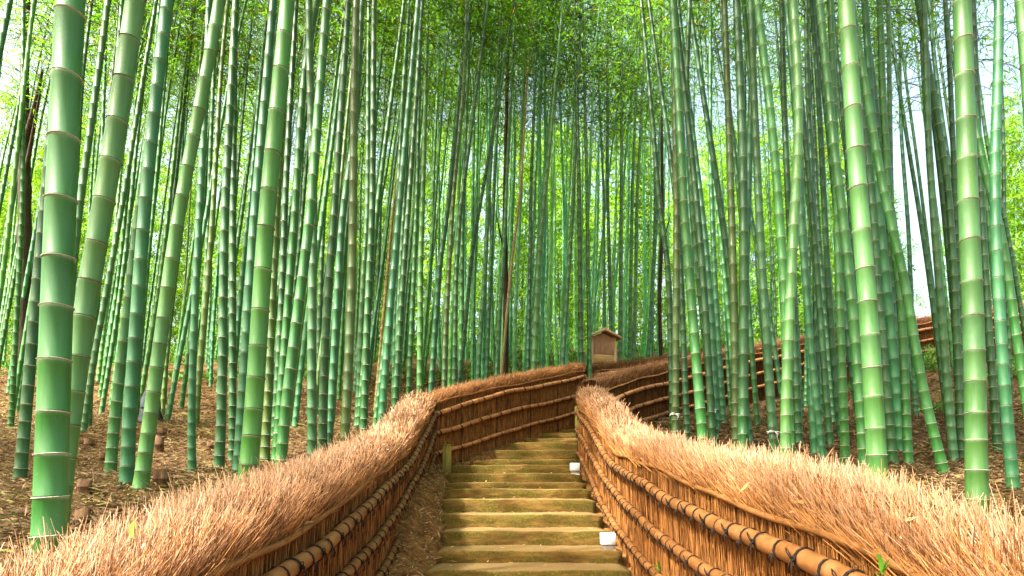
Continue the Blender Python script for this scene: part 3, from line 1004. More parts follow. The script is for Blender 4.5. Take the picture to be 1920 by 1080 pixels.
# photo-traced culms: (top..bottom points), width, tone, behind-which-fence, optional distance, name in words
TRACE = [
    # left of the path
    ([(35, 0), (0, 165), (-40, 330)], 17, 'teal', None, None),
    ([(46, 0), (20, 193), (-14, 400)], 11, 'grey-green', None, None),
    ([(16, 0), (6, 90), (-30, 400)], 8, 'teal', None, None),
    ([(58, 0), (49, 400), (20, 805)], 12, 'green', None, None),
    ([(98, 0), (70, 400), (46, 800), (28, 1030)], 24, 'deep green', None, None),
    ([(130, 0), (108, 400), (94, 800), (90, 1030)], 65, 'green', 'A', 2.0),
    ([(240, 0), (179, 400), (154, 540), (128, 760)], 46, 'pale green', 'B', 2.6),
    ([(199, 0), (168, 260), (150, 400), (118, 700)], 17, 'grey-green', None, None),
    ([(183, 0), (163, 140), (143, 400), (112, 780)], 11, 'deep green', None, None),
    ([(280, 0), (217, 400), (157, 800), (135, 1000)], 13, 'grey-green', None, None),
    ([(304, 0), (252, 400), (211, 800), (203, 978)], 22, 'green', None, None),
    ([(321, 0), (277, 400), (241, 800), (233, 970)], 27, 'teal', None, None),
    ([(399, 0), (329, 400), (281, 800), (257, 960)], 28, 'pale green', 'C', None),
    ([(371, 0), (341, 259), (318, 460), (292, 760)], 9, 'deep green', None, None),
    ([(398, 0), (377, 400), (361, 800), (361, 890)], 15, 'teal', None, 6.0),
    ([(411, 0), (394, 380), (382, 600), (368, 800)], 11, 'grey-green', None, None),
    ([(432, 0), (418, 400), (413, 800), (408, 915)], 19, 'deep green', None, None),
    ([(442, 0), (436, 400), (437, 800), (436, 878)], 15, 'deep green', None, 6.9),
    ([(474, 0), (447, 296), (432, 500), (418, 760)], 8, 'grey-green', None, None),
    ([(517, 0), (480, 400), (452, 800), (446, 890)], 20, 'teal', None, None),
    ([(540, 0), (500, 400), (474, 800), (463, 908)], 35, 'bright green', 'D', None),
    ([(549, 0), (523, 400), (506, 678), (494, 893)], 17, 'olive', None, None),
    ([(556, 0), (534, 400), (519, 733), (514, 850)], 14, 'deep green', None, None),
    ([(596, 0), (572, 130), (552, 400), (539, 548), (522, 800)], 17, 'green', None, None),
    ([(583, 0), (584, 200), (589, 400), (587, 800), (586, 850)], 18, 'grey-green', 'E', None),
    ([(609, 0), (576, 400), (548, 640), (532, 800), (526, 888)], 21, 'green', None, None),
    ([(645, 0), (606, 400), (600, 560), (594, 800)], 10, 'grey-green', None, None),
    ([(648, 0), (624, 400), (607, 660), (604, 846)], 17, 'deep green', None, None),
    ([(683, 0), (668, 250), (645, 400), (619, 800), (614, 832)], 15, 'teal', None, None),
    ([(666, 0), (660, 400), (648, 800), (646, 829)], 18, 'olive', 'F', None),
    ([(688, 0), (687, 400), (670, 780), (668, 820)], 12, 'grey-green', None, None),
    ([(705, 0), (700, 400), (690, 585), (682, 800)], 14, 'deep green', None, None),
    ([(759, 0), (730, 222), (706, 400), (684, 660), (674, 790)], 12, 'green', None, None),
    ([(773, 0), (734, 400), (718, 585), (704, 765)], 7, 'tan', 'G', None),
    ([(780, 0), (745, 400), (731, 567), (714, 802)], 15, 'teal', None, 8.6),
    ([(793, 0), (766, 400), (755, 535), (738, 790)], 12, 'deep green', None, None),
    ([(805, 0), (793, 400), (789, 500), (787, 740)], 12, 'pale green', 'H', 11.6),
    ([(792, 0), (784, 333), (775, 560), (766, 740)], 10, 'green', None, 11.2),
    ([(884, 0), (866, 130), (839, 400), (824, 500), (808, 735)], 11, 'teal', None, 11.6),
    ([(876, 0), (870, 167), (850, 380), (835, 610), (833, 725)], 10, 'olive', None, 11.3),
    ([(915, 0), (881, 259), (862, 400), (855, 520), (852, 720)], 10, 'deep green', None, 11.6),
    ([(884, 0), (869, 380), (866, 560), (864, 718)], 10, 'green', None, 12.4),
    ([(966, 0), (930, 222), (904, 370), (885, 480), (862, 712)], 8, 'deep green', 'I', 12.0),
    ([(940, 0), (917, 350), (907, 535), (896, 708)], 9, 'grey-green', None, 12.8),
    ([(944, 0), (926, 350), (912, 705)], 8, 'teal', None, 13.4),
    ([(966, 0), (950, 350), (932, 702)], 8, 'grey-green', None, 13.0),
    ([(998, 0), (976, 350), (959, 498), (940, 700)], 6, 'tan', None, 13.6),
    ([(1056, 0), (1030, 278), (1018, 400), (1010, 480), (1001, 700)], 12, 'pale green', 'J', 12.6),
    ([(1008, 0), (996, 350), (990, 700)], 8, 'deep green', None, 13.2),
    ([(1092, 0), (1074, 387), (1060, 610), (1054, 690)], 9, 'grey-green', None, 13.4),
    ([(1078, 0), (1086, 350), (1090, 706)], 10, 'deep green', None, 13.3),
    ([(1095, 0), (1102, 350), (1106, 706)], 9, 'green', None, 13.4),
    ([(1118, 0), (1133, 350), (1134, 690)], 7, 'grey-green', None, 16.0),
    ([(1138, 0), (1139, 350), (1147, 690)], 8, 'deep green', None, 15.4),
    ([(1170, 0), (1167, 350), (1163, 690)], 9, 'grey-green', None, 15.6),
    ([(1204, 0), (1187, 350), (1181, 690)], 8, 'green', None, 15.8),
    ([(1216, 0), (1198, 350), (1188, 690)], 8, 'pale green', None, 16.2),
    ([(1246, 0), (1231, 405), (1214, 690)], 8, 'teal', None, 16.5),
    # right of the path
    ([(1198, 0), (1224, 241), (1238, 400), (1252, 500), (1260, 720)], 12, 'deep green', 'K', 9.3),
    ([(1224, 0), (1257, 241), (1274, 400), (1280, 520), (1287, 770)], 12, 'deep green', None, 8.6),
    ([(1265, 0), (1284, 400), (1296, 540), (1318, 830)], 19, 'green', 'L', None),
    ([(1259, 0), (1268, 400), (1267, 600), (1266, 812)], 14, 'olive', None, 7.6),
    ([(1293, 0), (1285, 167), (1298, 380), (1310, 517), (1342, 832)], 13, 'deep green', None, 7.9),
    ([(1339, 0), (1336, 300), (1343, 535), (1358, 812)], 11, 'teal', None, None),
    ([(1325, 0), (1347, 350), (1357, 535), (1372, 800)], 8, 'deep green', None, None),
    ([(1367, 0), (1376, 400), (1379, 560), (1380, 838)], 16, 'olive', 'M', None),
    ([(1394, 0), (1392, 400), (1389, 800)], 9, 'deep green', None, None),
    ([(1416, 0), (1403, 400), (1396, 572), (1395, 830)], 16, 'teal', None, None),
    ([(1414, 0), (1426, 400), (1432, 520), (1452, 850)], 17, 'grey-green', None, None),
    ([(1419, 0), (1448, 260), (1460, 400), (1471, 560), (1480, 840)], 19, 'green', None, 5.4),
    ([(1498, 0), (1507, 150), (1506, 260), (1495, 400), (1487, 540), (1476, 724), (1473, 858)], 21, 'pale green', 'N', 4.7),
    ([(1476, 0), (1486, 400), (1492, 600), (1499, 858)], 15, 'deep green', None, None),
    ([(1478, 0), (1485, 190), (1493, 400), (1513, 608), (1525, 724), (1543, 863)], 14, 'teal', None, 6.2),
    ([(1518, 0), (1521, 400), (1514, 600), (1510, 800)], 9, 'deep green', None, None),
    ([(1526, 0), (1540, 400), (1549, 562), (1566, 842)], 11, 'deep green', None, None),
    ([(1546, 0), (1564, 400), (1571, 585), (1585, 866)], 17, 'green', None, 6.0),
    ([(1546, 0), (1574, 296), (1588, 400), (1604, 585), (1622, 880)], 21, 'green', None, None),
    ([(1589, 0), (1614, 400), (1629, 562), (1645, 885)], 38, 'pale green', 'O', 3.3),
    ([(1611, 0), (1648, 259), (1664, 362), (1699, 511), (1732, 733), (1772, 895)], 20, 'green', 'P', None),
    ([(1633, 0), (1653, 190), (1672, 420), (1688, 850)], 14, 'deep green', None, None),
    ([(1611, 0), (1643, 370), (1653, 560), (1676, 885)], 18, 'deep green', None, None),
    ([(1656, 0), (1662, 185), (1675, 400), (1693, 567), (1704, 880)], 18, 'green', None, None),
    ([(1677, 0), (1678, 400), (1690, 800)], 13, 'grey-green', None, None),
    ([(1692, 0), (1696, 250), (1705, 420), (1718, 800)], 10, 'teal', None, None),
    ([(1729, 0), (1738, 259), (1749, 400), (1768, 622), (1791, 898)], 17, 'grey-green', None, None),
    ([(1721, 0), (1745, 148), (1780, 360), (1791, 560), (1802, 818)], 17, 'deep green', None, 7.2),
    ([(1768, 0), (1778, 148), (1790, 400), (1814, 850)], 14, 'deep green', None, None),
    ([(1802, 0), (1814, 400), (1826, 622), (1832, 925)], 43, 'pale green', 'Q', 3.0),
    ([(1822, 0), (1841, 185), (1857, 300), (1890, 430), (1913, 633), (1942, 860)], 20, 'green', None, None),
    ([(1828, 0), (1842, 400), (1856, 640), (1877, 945)], 16, 'deep green', None, None),
    ([(1890, 0), (1884, 148), (1874, 300), (1875, 450), (1883, 678), (1903, 960)], 24, 'teal', 'R', 4.3),
    ([(1902, 0), (1912, 100), (1925, 250), (1946, 540)], 30, 'pale green', 'S', 3.4),
    ([(1834, 0), (1864, 259), (1900, 420), (1930, 640)], 11, 'deep green', None, None),
    ([(1456, 60), (1470, 250), (1484, 400), (1500, 700)], 7, 'deep green', None, 11.0),
]
ANCHOR = {
    'A': ('thickest bamboo of all, deep green with chalky node rings, at the far left', 'thickest left bamboo'),
    'B': ('thick pale yellow-green bamboo leaning right beside the thickest one at far left', 'thick pale bamboo'),
    'C': ('pale green bamboo leaning strongly to the right, its base pale yellow, left of path', 'strongly leaning bamboo'),
    'D': ('thick bright green bamboo with a yellow-green base, left of the path', 'thick bright green bamboo'),
    'E': ('straight grey-green bamboo standing almost upright above the left fence cap', 'straight grey-green bamboo'),
    'F': ('upright olive green bamboo close behind the left fence, lit evenly', 'upright olive bamboo'),
    'G': ('thin dead tan bamboo leaning among the green ones left of the path', 'dead tan bamboo'),
    'H': ('pale straight bamboo rising behind the bend of the left fence', 'pale fence-bend bamboo'),
    'I': ('dark thin bamboo slanting to the right behind the diagonal fence', 'dark slanting bamboo'),
    'J': ('pale bamboo, widest of those above the diagonal fence near the notice board', 'pale bamboo by the board'),
    'K': ('dark bamboo bowing left at the top, right of the notice board', 'dark bowed bamboo'),
    'L': ('green bamboo leaning left where the right fence begins to widen', 'left-leaning green bamboo'),
    'M': ('upright olive bamboo with pale node rings behind the right fence', 'white-noded olive bamboo'),
    'N': ('crooked bamboo with a sunlit pale lower stem behind the right fence', 'crooked sunlit bamboo'),
    'O': ('thick pale bamboo with bright white node rings leaning left, right of the path', 'thick white-ringed bamboo'),
    'P': ('bamboo slanting hardest to the left, its foot beside the right fence cap', 'hardest slanting bamboo'),
    'Q': ('thickest pale bamboo on the right with brown speckled node rings', 'thickest right-hand bamboo'),
    'R': ('teal bamboo curving at the right edge beside the thickest right-hand one', 'curved right-edge bamboo'),
    'S': ('thick pale bamboo cut off by the upper right corner of the picture', 'corner bamboo'),
}
ORD = ['', 'first', 'second', 'third', 'fourth', 'fifth', 'sixth', 'seventh', 'eighth', 'ninth', 'tenth', 'eleventh', 'twelfth']


def default_distance(pix, w):
    D = F * .112 / w
    xb = pix[-1][0]
    if xb < 800:
        D = max(D, 1.95 * F / max(960 - xb, 60) if 960 - xb > 60 else 12)
        D = min(D, 13)
    elif xb > 1100:
        D = max(D, 1.9 * F / (xb - 960))
        Xr = (xb - 960) / F
        for _ in range(3):
            lim = np.interp(Xr * D, [1.2, 3.5, 5.9, 9.3, 13.7], [9.95, 12.5, 13.8, 15.4, 17.8]) - .7
            D = min(D, lim)
    return D


def build_traced():
    order = sorted(range(len(TRACE)), key=lambda i: TRACE[i][0][-1][0])
    # label the plain ones by their place to the right of the nearest named one
    labels = {}
    for pix, w, tone, key, D in TRACE:
        if key: ANCHOR_X.append((float(np.interp(450, [p[1] for p in pix], [p[0] for p in pix])), ANCHOR[key][1]))
    last, cnt = None, 0
    used = set()
    for i in order:
        pix, w, tone, key, D = TRACE[i]
        if key:
            labels[i] = ANCHOR[key][0]; last = ANCHOR[key][1]; cnt = 0
            continue
        cnt += 1
        size = 'slender' if w < 11 else ('medium' if w < 19 else 'sturdy')
        lean = pix[0][0] - pix[-1][0]
        ln = 'leaning right' if lean > 45 else ('leaning left' if lean < -45 else 'upright')
        if last is None:
            labels[i] = f'{size} {tone} bamboo {ln}, {ORD[cnt]} from the left edge'
        else:
            labels[i] = f'{size} {tone} bamboo {ln}, {ORD[cnt]} right of the {last}'
    for i, (pix, w, tone, key, D) in enumerate(TRACE):
        D = D or default_distance(pix, w)
        bamboo_at('bamboo', labels[i], pix, w, tone, D, group='bamboos traced along both sides of the path' if False else 'bamboos standing close beside the path',
                  nodes=(w >= 10), tint={'A': 1.2, 'O': .72, 'Q': .75, 'S': .8, 'N': .9}.get(key, 1.0), kind_dark=(tone in ('grey-green', 'teal', 'bright green', 'tan') or key in ('B', 'C', 'F', 'S')))


ANCHOR_X = []


def far_stand():
    """the grove behind: shared culms and crowns, every bamboo an object of its own"""
    protos = []
    for k in range(7):
        H = random.uniform(13, 16.5)
        b1 = random.uniform(-.25, .25); b2 = random.uniform(.2, .9) * random.choice((-1, 1)); ph = random.uniform(0, 6)
        cx = lambda h, b1=b1, b2=b2, H=H, ph=ph: b2 * (np.maximum(h, 0) / H) ** 3 + .03 * np.sin(h * .8 + ph)
        cy = lambda h, b1=b1, H=H, ph=ph: b1 * (np.maximum(h, 0) / H) ** 2
        me, nh, rr = culm_mesh(cx, cy, None, .052, H, 9, 1.15)
        protos.append((me, H, cx, cy))
    made = 0; tries = 0
    spots = []
    n_left = n_mid = n_right = 0
    while made < 262 and tries < 20000:
        tries += 1
        u = random.random()
        if u < .40: x, D = random.uniform(-60, 800), random.uniform(9.5, 19)
        elif u < .66: x, D = random.uniform(800, 1260), random.uniform(13.2, 21)
        elif u < .80: x, D = random.uniform(1290, 1920), random.uniform(6.5, 16)
        else: x, D = random.uniform(-120, 2040), random.uniform(19, 24)
        X = (x - 960) / F * D
        if x < 800 and X > xl(min(D, 9.2)) - .9 and D < 10.4: continue
        if 790 < x < 1100 and D < 9.2 + (x - 806) * .0118 + 1.0: continue
        if 1090 <= x:
            r2 = np.interp(X, [1.2, 3.5, 5.9, 9.3, 13.7, 25], [9.95, 12.5, 13.8, 15.4, 17.8, 26])
            if D < np.interp(X, [1.2, 3.5, 5.9], [14, 17, r2 + 1.5]) and not (x > 1290 and D < r2 - .9 and X > 2.4): continue
            if abs(D - r2) < .9: continue
        if x > 1640 and D > 17 and random.random() < .72: continue
        if x < 60 and random.random() < .4: continue
        if any((X - a) ** 2 + (D - b) ** 2 < .30 for a, b in spots): continue
        if any(abs(X - a) < .25 and abs(D - b) < .5 for a, b, c in CULM_SPOTS): continue
        spots.append((X, D))
        z = float(ground_z(X, D)) + EYE
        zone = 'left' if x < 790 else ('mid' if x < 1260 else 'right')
        far = D > 24; n_crown = random.random()
        me, H, cx, cy = random.choice(protos)
        tilt = random.gauss({'left': .05, 'mid': .02, 'right': -.045}[zone], .035); tilt2 = random.gauss(0, .03)
        sc_ = random.uniform(.72, 1.18)
        sw = ('thin', 'slender', 'stouter')[int(sc_ > .87) + int(sc_ > 1.03)] + (' back-row' if D > 17 else '')
        lw = 'right-leaning' if tilt > .045 else ('left-leaning' if tilt < -.02 else 'upright')
        tn = random.choices(['grey-green', 'teal', 'green', 'deep green', 'pale green', 'olive', 'tan'], [4, 4, 3, 2.5, 3, .8, .0])[0]
        if zone == 'mid': tn = random.choices(['grey-green', 'teal', 'green', 'deep green', 'pale green'], [4, 5, 2, 1, 2])[0]
        if zone == 'right': tn = random.choice(['deep green', 'green', 'teal'])
        side = max([a for a in ANCHOR_X if a[0] <= x] or [(0, 'left edge of the picture')])[1]
        lab = f'{sw} {lw} {tn} bamboo right of the {side}'
        root = thing('slender_bamboo', lab, 'bamboo', (X, D, z - .05), 0, 'bamboos of the grove behind')
        root.rotation_euler = (tilt2, tilt, 0)
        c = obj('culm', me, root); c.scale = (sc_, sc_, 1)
        t = np.array(TONES[tn]) * random.uniform(.95, 1.5) * {'mid': 1.8, 'left': .95, 'right': .7}[zone]  # mid-zone stems coloured lighter, their sunlit look put into the colour
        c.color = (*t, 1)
        # crowns reach lower down the slope further back
        hb = H * random.uniform(.48, .62)
        cr = obj('crown', random.choice(NEAR_CROWNS if n_crown < .25 else THIN_CROWNS), root)
        cr.location = (float(cx(hb)), float(cy(hb)), hb)
        dv = Vector((float(cx(H) - cx(hb)), float(cy(H) - cy(hb)), H - hb)).normalized()
        cr.rotation_euler = dv.to_track_quat('Z', 'Y').to_euler()
        wd = random.uniform(.95, 1.3)
        cr.scale = (wd, wd, (H - hb) / 6.5)
        g = random.uniform(.85, 1.25)
        cr.color = (g * random.uniform(.9, 1.2), g, g * .9, 1)
        made += 1
    # the grove goes on beside and behind the viewpoint and shades the path
    k = 0
    while k < 26:
        X = random.uniform(-17, 9); D = random.uniform(-9, 9)
        if abs(X) < 2.4 or (D > 0 and abs(X) < D * .95 + 2.0): continue
        if any((X - a) ** 2 + (D - b) ** 2 < 1.2 for a, b in spots): continue
        spots.append((X, D)); k += 1
        z = float(ground_z(X, D)) + EYE
        root = thing('slender_bamboo', 'bamboo of the grove beside and behind the viewpoint', 'bamboo', (X, D, z - .05), 0, 'bamboos beside the viewpoint')
        root.rotation_euler = (random.gauss(0, .04), random.gauss(0, .04), random.uniform(0, 6.28))
        me, H, cx, cy = random.choice(protos)
        c = obj('culm', me, root); c.color = (*np.array(TONES['green']), 1)
        hb = H * .5
        cr = obj('crown', random.choice(CROWNS), root)
        cr.location = (float(cx(hb)), float(cy(hb)), hb); cr.scale = (1.25, 1.25, (H - hb) / 6.6)
    print('grove', made, 'tries', tries)


# ------------------------------------------------------------------ the smaller things
def distant_grove():
    """the wood beyond, too far to pick its stems apart: one mass of stems and leaves"""
    g = np.random.default_rng(77)
    LV, LC, CV, CQ, nc = [], [], [], [], 0
    k = 0
    while k < 165:
        D = g.uniform(28, 50); x = g.uniform(-150, 2070)
        if x > 1640 and g.random() < .45: continue
        if x < 50 and g.random() < .1: continue
        k += 1
        X = (x - 960) / F * D; z = float(ground_z(X, D)) + EYE
        H = g.uniform(12, 16); az = g.uniform(0, 6.28); ln = g.uniform(.2, 1.4)
        hs = np.linspace(-.3, H, 9)
        ax = np.stack([X + ln * math.cos(az) * (np.maximum(hs, 0) / H) ** 2, D + ln * math.sin(az) * (np.maximum(hs, 0) / H) ** 2, z + hs], 1)
        v, q, _ = tube(ax, np.linspace(.055, .012, 9), 6)
        CV.append(v); CQ.append(q + nc); nc += len(v)
        nb = 52
        h = H * (np.arange(nb) + g.random(nb)) / nb
        ext = g.uniform(.8, 2.6, nb) * (1 - .45 * (h / H) ** 2); a = g.uniform(0, 6.28, nb)
        per = 84
        t = g.random((nb, per)) ** .6
        px = np.interp(h, hs, ax[:, 0])[:, None] + (ext * np.cos(a))[:, None] * t
        py = np.interp(h, hs, ax[:, 1])[:, None] + (ext * np.sin(a))[:, None] * t
        pz = (z + h)[:, None] + ext[:, None] * (.5 * t - .75 * t * t)
        p = np.stack([px, py, pz], -1).reshape(-1, 3) + g.normal(0, .2, (nb * per, 3))
        n = len(p)
        d = g.normal(0, .6, (n, 3)) + np.repeat(np.stack([np.cos(a), np.sin(a), -.8 + 0 * a], 1) * .5, per, 0)
        d /= np.linalg.norm(d, axis=1, keepdims=True)
        s_ = np.cross(d, g.normal(0, .5, (n, 3)) + np.array([0, 0, 1.0])); s_ /= np.linalg.norm(s_, axis=1, keepdims=True) + 1e-9
        L = g.uniform(.16, .34, (n, 1)); W_ = L * .28
        LV.append(np.stack([p, p + d * L * .42 + s_ * W_ * .5, p + d * L, p + d * L * .42 - s_ * W_ * .5], 1).reshape(-1, 3))
        r = g.random((n, 1)); tint = g.uniform(.85, 1.25)
        LC.append(np.repeat((np.array([.058, .180, .016]) * (1 - r) + np.array([.160, .310, .030]) * r) * tint, 4, 0))
    V = np.vstack(LV); nq = len(V) // 4
    q = (np.arange(nq) * 4)[:, None] + np.arange(4)[None]
    o = obj('distant_grove', mesh_np('distant_grove', V, q, M['leaf'], col=np.vstack(LC)))
    tag(o, 'bright sunlit mass of bamboo foliage closing the background of the grove', 'foliage', kind='stuff')
    cv = np.vstack(CV)
    c = obj('stems', mesh_np('stems', cv, np.vstack(CQ), M['culm'], smooth=True, uv=np.stack([0 * cv[:, 2], cv[:, 2] * 3.2], 1)), o)
    c.color = (.06, .19, .06, 1)
    tag(c, kind='stuff')


def build_litter():
    g = np.random.default_rng(5)
    n = 150000
    D = g.uniform(2.2, 17, n) ** 1.0
    X = g.uniform(-1, 1, n) * (1.2 + D * .92)
    keep = ~in_path(X - 0, D) & ~((X > xl(D) - .42) & (X < 0) & (D < 9.2)) & ~((X < XR + .42) & (X > 0) & (D < 10))
    X, D = X[keep], D[keep]; n = len(X)
    z = ground_z(X, D) + EYE + g.uniform(.004, .03, n)
    p = np.stack([X, D, z], 1)
    a = g.uniform(0, 6.28, n)
    d = np.stack([np.cos(a), np.sin(a), g.normal(.05, .28, n)], 1); d /= np.linalg.norm(d, axis=1, keepdims=True)
    s = np.cross(d, np.stack([g.normal(0, .35, n), g.normal(0, .35, n), np.ones(n)], 1)); s /= np.linalg.norm(s, axis=1, keepdims=True)
    L = g.uniform(.05, .14, (n, 1)) * np.clip(D / 7, .75, 1.5)[:, None]; W_ = g.uniform(.006, .018, (n, 1)) * np.clip(D / 7, .8, 1.8)[:, None]
    tw = g.random((n, 1)) < .12
    L = np.where(tw, L * 2.0, L); W_ = np.where(tw, .006, W_)
    v = np.stack([p, p + d * L * .45 + s * W_ * .5 + np.array([0, 0, .008]), p + d * L, p + d * L * .45 - s * W_ * .5], 1).reshape(-1, 3)
    q = (np.arange(n) * 4)[:, None] + np.arange(4)[None]
    r = g.random((n, 1))
    c = np.array([.055, .026, .010]) * (1 - r) + np.array([.25, .165, .080]) * r
    gz = g.random(n) < .10 + .18 * (lump(X, D, .8, 6.0) > .25)
    c[gz] = np.array([.20, .19, .05]) * g.uniform(.7, 1.3, (int(gz.sum()), 1))
    o = obj('leaf_litter', mesh_np('leaf_litter', v, q, M['litter'], col=np.repeat(c, 4, 0)))
    tag(o, 'dry brown bamboo leaves strewn over the forest floor on both sides', 'leaf litter', kind='stuff')
    # crumbs on the dirt strip and treads of the path
    n = 4500
    D = g.uniform(3.0, 11, n); left = np.where(D < 9.2, xl(D), l2x(D)); sl = np.interp(D, STEP_D, STEP_XL)
    sl = (sl - 960) / F * D
    X = left + (sl - left) * g.random(n) * 1.02
    bank = np.interp(D, [3, 5, 6.4, 8, 9.1, 9.5, 11.5], [.04, .16, .34, .26, .10, -.01, -.06])
    f = np.clip((sl - X) / np.maximum(sl - left, .05), 0, 1)
    z = path_z(D) - .015 + bank * f ** .8 + EYE + .02 * g.random(n)
    p = np.stack([X, D, z], 1)
    a = g.uniform(0, 6.28, n)
    d = np.stack([np.cos(a), np.sin(a), g.normal(.1, .3, n)], 1)
    s = np.stack([-np.sin(a), np.cos(a), g.normal(0, .3, n)], 1)
    L = g.uniform(.03, .10, (n, 1)); W_ = g.uniform(.006, .014, (n, 1))
    v = np.stack([p, p + d * L * .45 + s * W_ * .5, p + d * L, p + d * L * .45 - s * W_ * .5], 1).reshape(-1, 3)
    q = (np.arange(n) * 4)[:, None] + np.arange(4)[None]
    r = g.random((n, 1))
    c = np.array([.22, .10, .03]) * (1 - r) + np.array([.60, .40, .18]) * r
    gm = g.random(n) < .25
    c[gm] = np.array([.14, .17, .03])
    n2 = 170
    kk = g.integers(0, 12, n2)
    D2 = np.array(STEP_D)[kk] + g.uniform(.03, .45, n2); X2 = g.uniform(-.75, 1.0, n2)
    p2 = np.stack([X2, D2, np.array(STEP_Z)[kk] + EYE + .014], 1)
    a2 = g.uniform(0, 6.28, n2)
    d2 = np.stack([np.cos(a2), np.sin(a2), g.normal(.12, .1, n2)], 1); s2 = np.stack([-np.sin(a2), np.cos(a2), g.normal(0, .2, n2)], 1)
    L2_ = g.uniform(.03, .09, (n2, 1))
    v = np.vstack([v, np.stack([p2, p2 + d2 * L2_ * .45 + s2 * L2_ * .1, p2 + d2 * L2_, p2 + d2 * L2_ * .45 - s2 * L2_ * .1], 1).reshape(-1, 3)])
    c = np.vstack([c, np.array([.30, .17, .06]) + g.random((n2, 1)) * np.array([.35, .25, .12])]); n += n2
    q = (np.arange(n) * 4)[:, None] + np.arange(4)[None]
    o = obj('path_litter', mesh_np('path_litter', v, q, M['litter'], col=np.repeat(c, 4, 0)))
    tag(o, 'dry leaves and moss crumbs on the dirt strip beside the steps', 'leaf litter', kind='stuff')


def build_cover():
    g = np.random.default_rng(17)
    n = 60000
    D = g.uniform(15.5, 40, n); X = g.uniform(-1, 1, n) * (2 + D * .98)
    lim = np.interp(X, [1.2, 3.5, 5.9, 9.3, 13.7, 25], [15, 17.5, 18, 18.5, 20, 27])
    keep = (lump(X, D, .45, 8.0) > -.25) & ((X < 1) | (D > lim))
    X, D = X[keep], D[keep]; n = len(X)
    h = .55 * g.random(n) ** 1.5 * (.5 + .5 * lump(X, D, .9, 3.0)) * np.clip((D - 14) / 8, .3, 1.6)
    p = np.stack([X, D, ground_z(X, D) + EYE + np.maximum(h, 0)], 1)
    d = g.normal(0, .8, (n, 3)) + np.array([0, 0, .5]); d /= np.linalg.norm(d, axis=1, keepdims=True)
    s_ = np.cross(d, g.normal(0, 1, (n, 3))); s_ /= np.linalg.norm(s_, axis=1, keepdims=True)
    L = g.uniform(.12, .32, (n, 1)); W_ = L * .26
    v = np.stack([p, p + d * L * .5 + s_ * W_ * .5, p + d * L, p + d * L * .5 - s_ * W_ * .5], 1).reshape(-1, 3)
    q = (np.arange(n) * 4)[:, None] + np.arange(4)[None]
    c = np.repeat(np.array([[.075, .20, .02]]) * g.uniform(.6, 1.5, (n, 1)), 4, 0)
    o = obj('ground_cover', mesh_np('ground_cover', v, q, M['green'], col=c))
    tag(o, 'low green undergrowth on the slope far behind the bamboo stands', 'undergrowth', kind='stuff')


def build_post(label, x, y, D, w, h):
    p = P(x, y, D)
    root = thing('guide_post', label, 'post', p)
    mb = MB(); mb.box(-w / 2, w / 2, -w / 2, w / 2, -.25, h - .012, .008); mb.build('post', M['post'], root)
    mb = MB(); mb.box(-w / 2 - .004, w / 2 + .004, -w / 2 - .004, w / 2 + .004, h - .02, h, .004); mb.build('cap', M['post'], root)


def build_sign():
    D = 14.6
    p = P(1132, 684, D)
    gz = float(ground_z(p.x, D)) + EYE - .1
    root = thing('notice_board', 'small pale wooden notice board with a gabled roof at the top of the stairs', 'notice board', (p.x, p.y, gz), R(18))
    b = p.z - gz                 # height of the panel's lower edge
    w, h = .365, .70              # half width, height to the eaves
    for s in (-1, 1):
        mb = MB(); mb.box(s * (w - .03) - .032, s * (w - .03) + .032, -.035, .035, -.2, b + h + .06, .006); mb.build('post', M['signwood'], root)
    mb = MB(); mb.add([(-w + .01, .0, b), (w - .01, .0, b), (w - .01, .0, b + h), (0, .0, b + h + .17), (-w + .01, .0, b + h),
                       (-w + .01, .03, b), (w - .01, .03, b), (w - .01, .03, b + h), (0, .03, b + h + .17), (-w + .01, .03, b + h)],
                      [(0, 1, 2, 4), (6, 5, 9, 7), (0, 5, 6, 1), (1, 6, 7, 2), (4, 9, 5, 0)], [(4, 2, 3), (7, 9, 8)])
    mb.build('back_panel', M['signback'], root)
    mb = MB(); mb.box(-w + .065, w - .065, -.018, -.002, b + .03, b + .27, .003); mb.build('lower_panel', M['signpanel'], root)
    n = 17
    for i in range(n):
        x = -w + .075 + (2 * w - .15) * i / (n - 1)
        mb = MB(); top = b + h + .12 * (1 - abs(x) / w)
        mb.box(x - .011, x + .011, -.026, -.003, b + .275, top, .002); mb.build('slat', M['signwood'], root)
    mb = MB(); mb.box(-w - .02, w + .02, -.042, .042, b - .05, b - .002, .006); mb.build('bottom_rail', M['signwood'], root)
    rf = None
    for s in (-1, 1):
        run, drop, th = .465, .21, .03
        z0 = b + h + .235
        v = []
        for y in (-.13, .16):
            v += [(0, y, z0), (s * run, y, z0 - drop), (s * run, y, z0 - drop - th), (0, y, z0 - th)]
        q = [(0, 1, 2, 3), (7, 6, 5, 4), (0, 4, 5, 1), (1, 5, 6, 2), (2, 6, 7, 3), (3, 7, 4, 0)]
        if s < 0: q = [f[::-1] for f in q]
        rb = obj('roof', mesh_np('roof', np.array(v), q, M['roof']), root)
        # barge board along the gable edge
        v = []
        for y in (-.155, -.133):
            v += [(0, y, z0 + .012), (s * (run + .012), y, z0 - drop + .008), (s * (run + .012), y, z0 - drop - .055), (0, y, z0 - .06)]
        obj('barge_board', mesh_np('barge_board', np.array(v), q, M['signwood']), rb)
    mb = MB(); mb.box(-.03, .03, -.16, .18, b + h + .232, b + h + .262, .008); mb.build('ridge_cap', M['roof'], root)


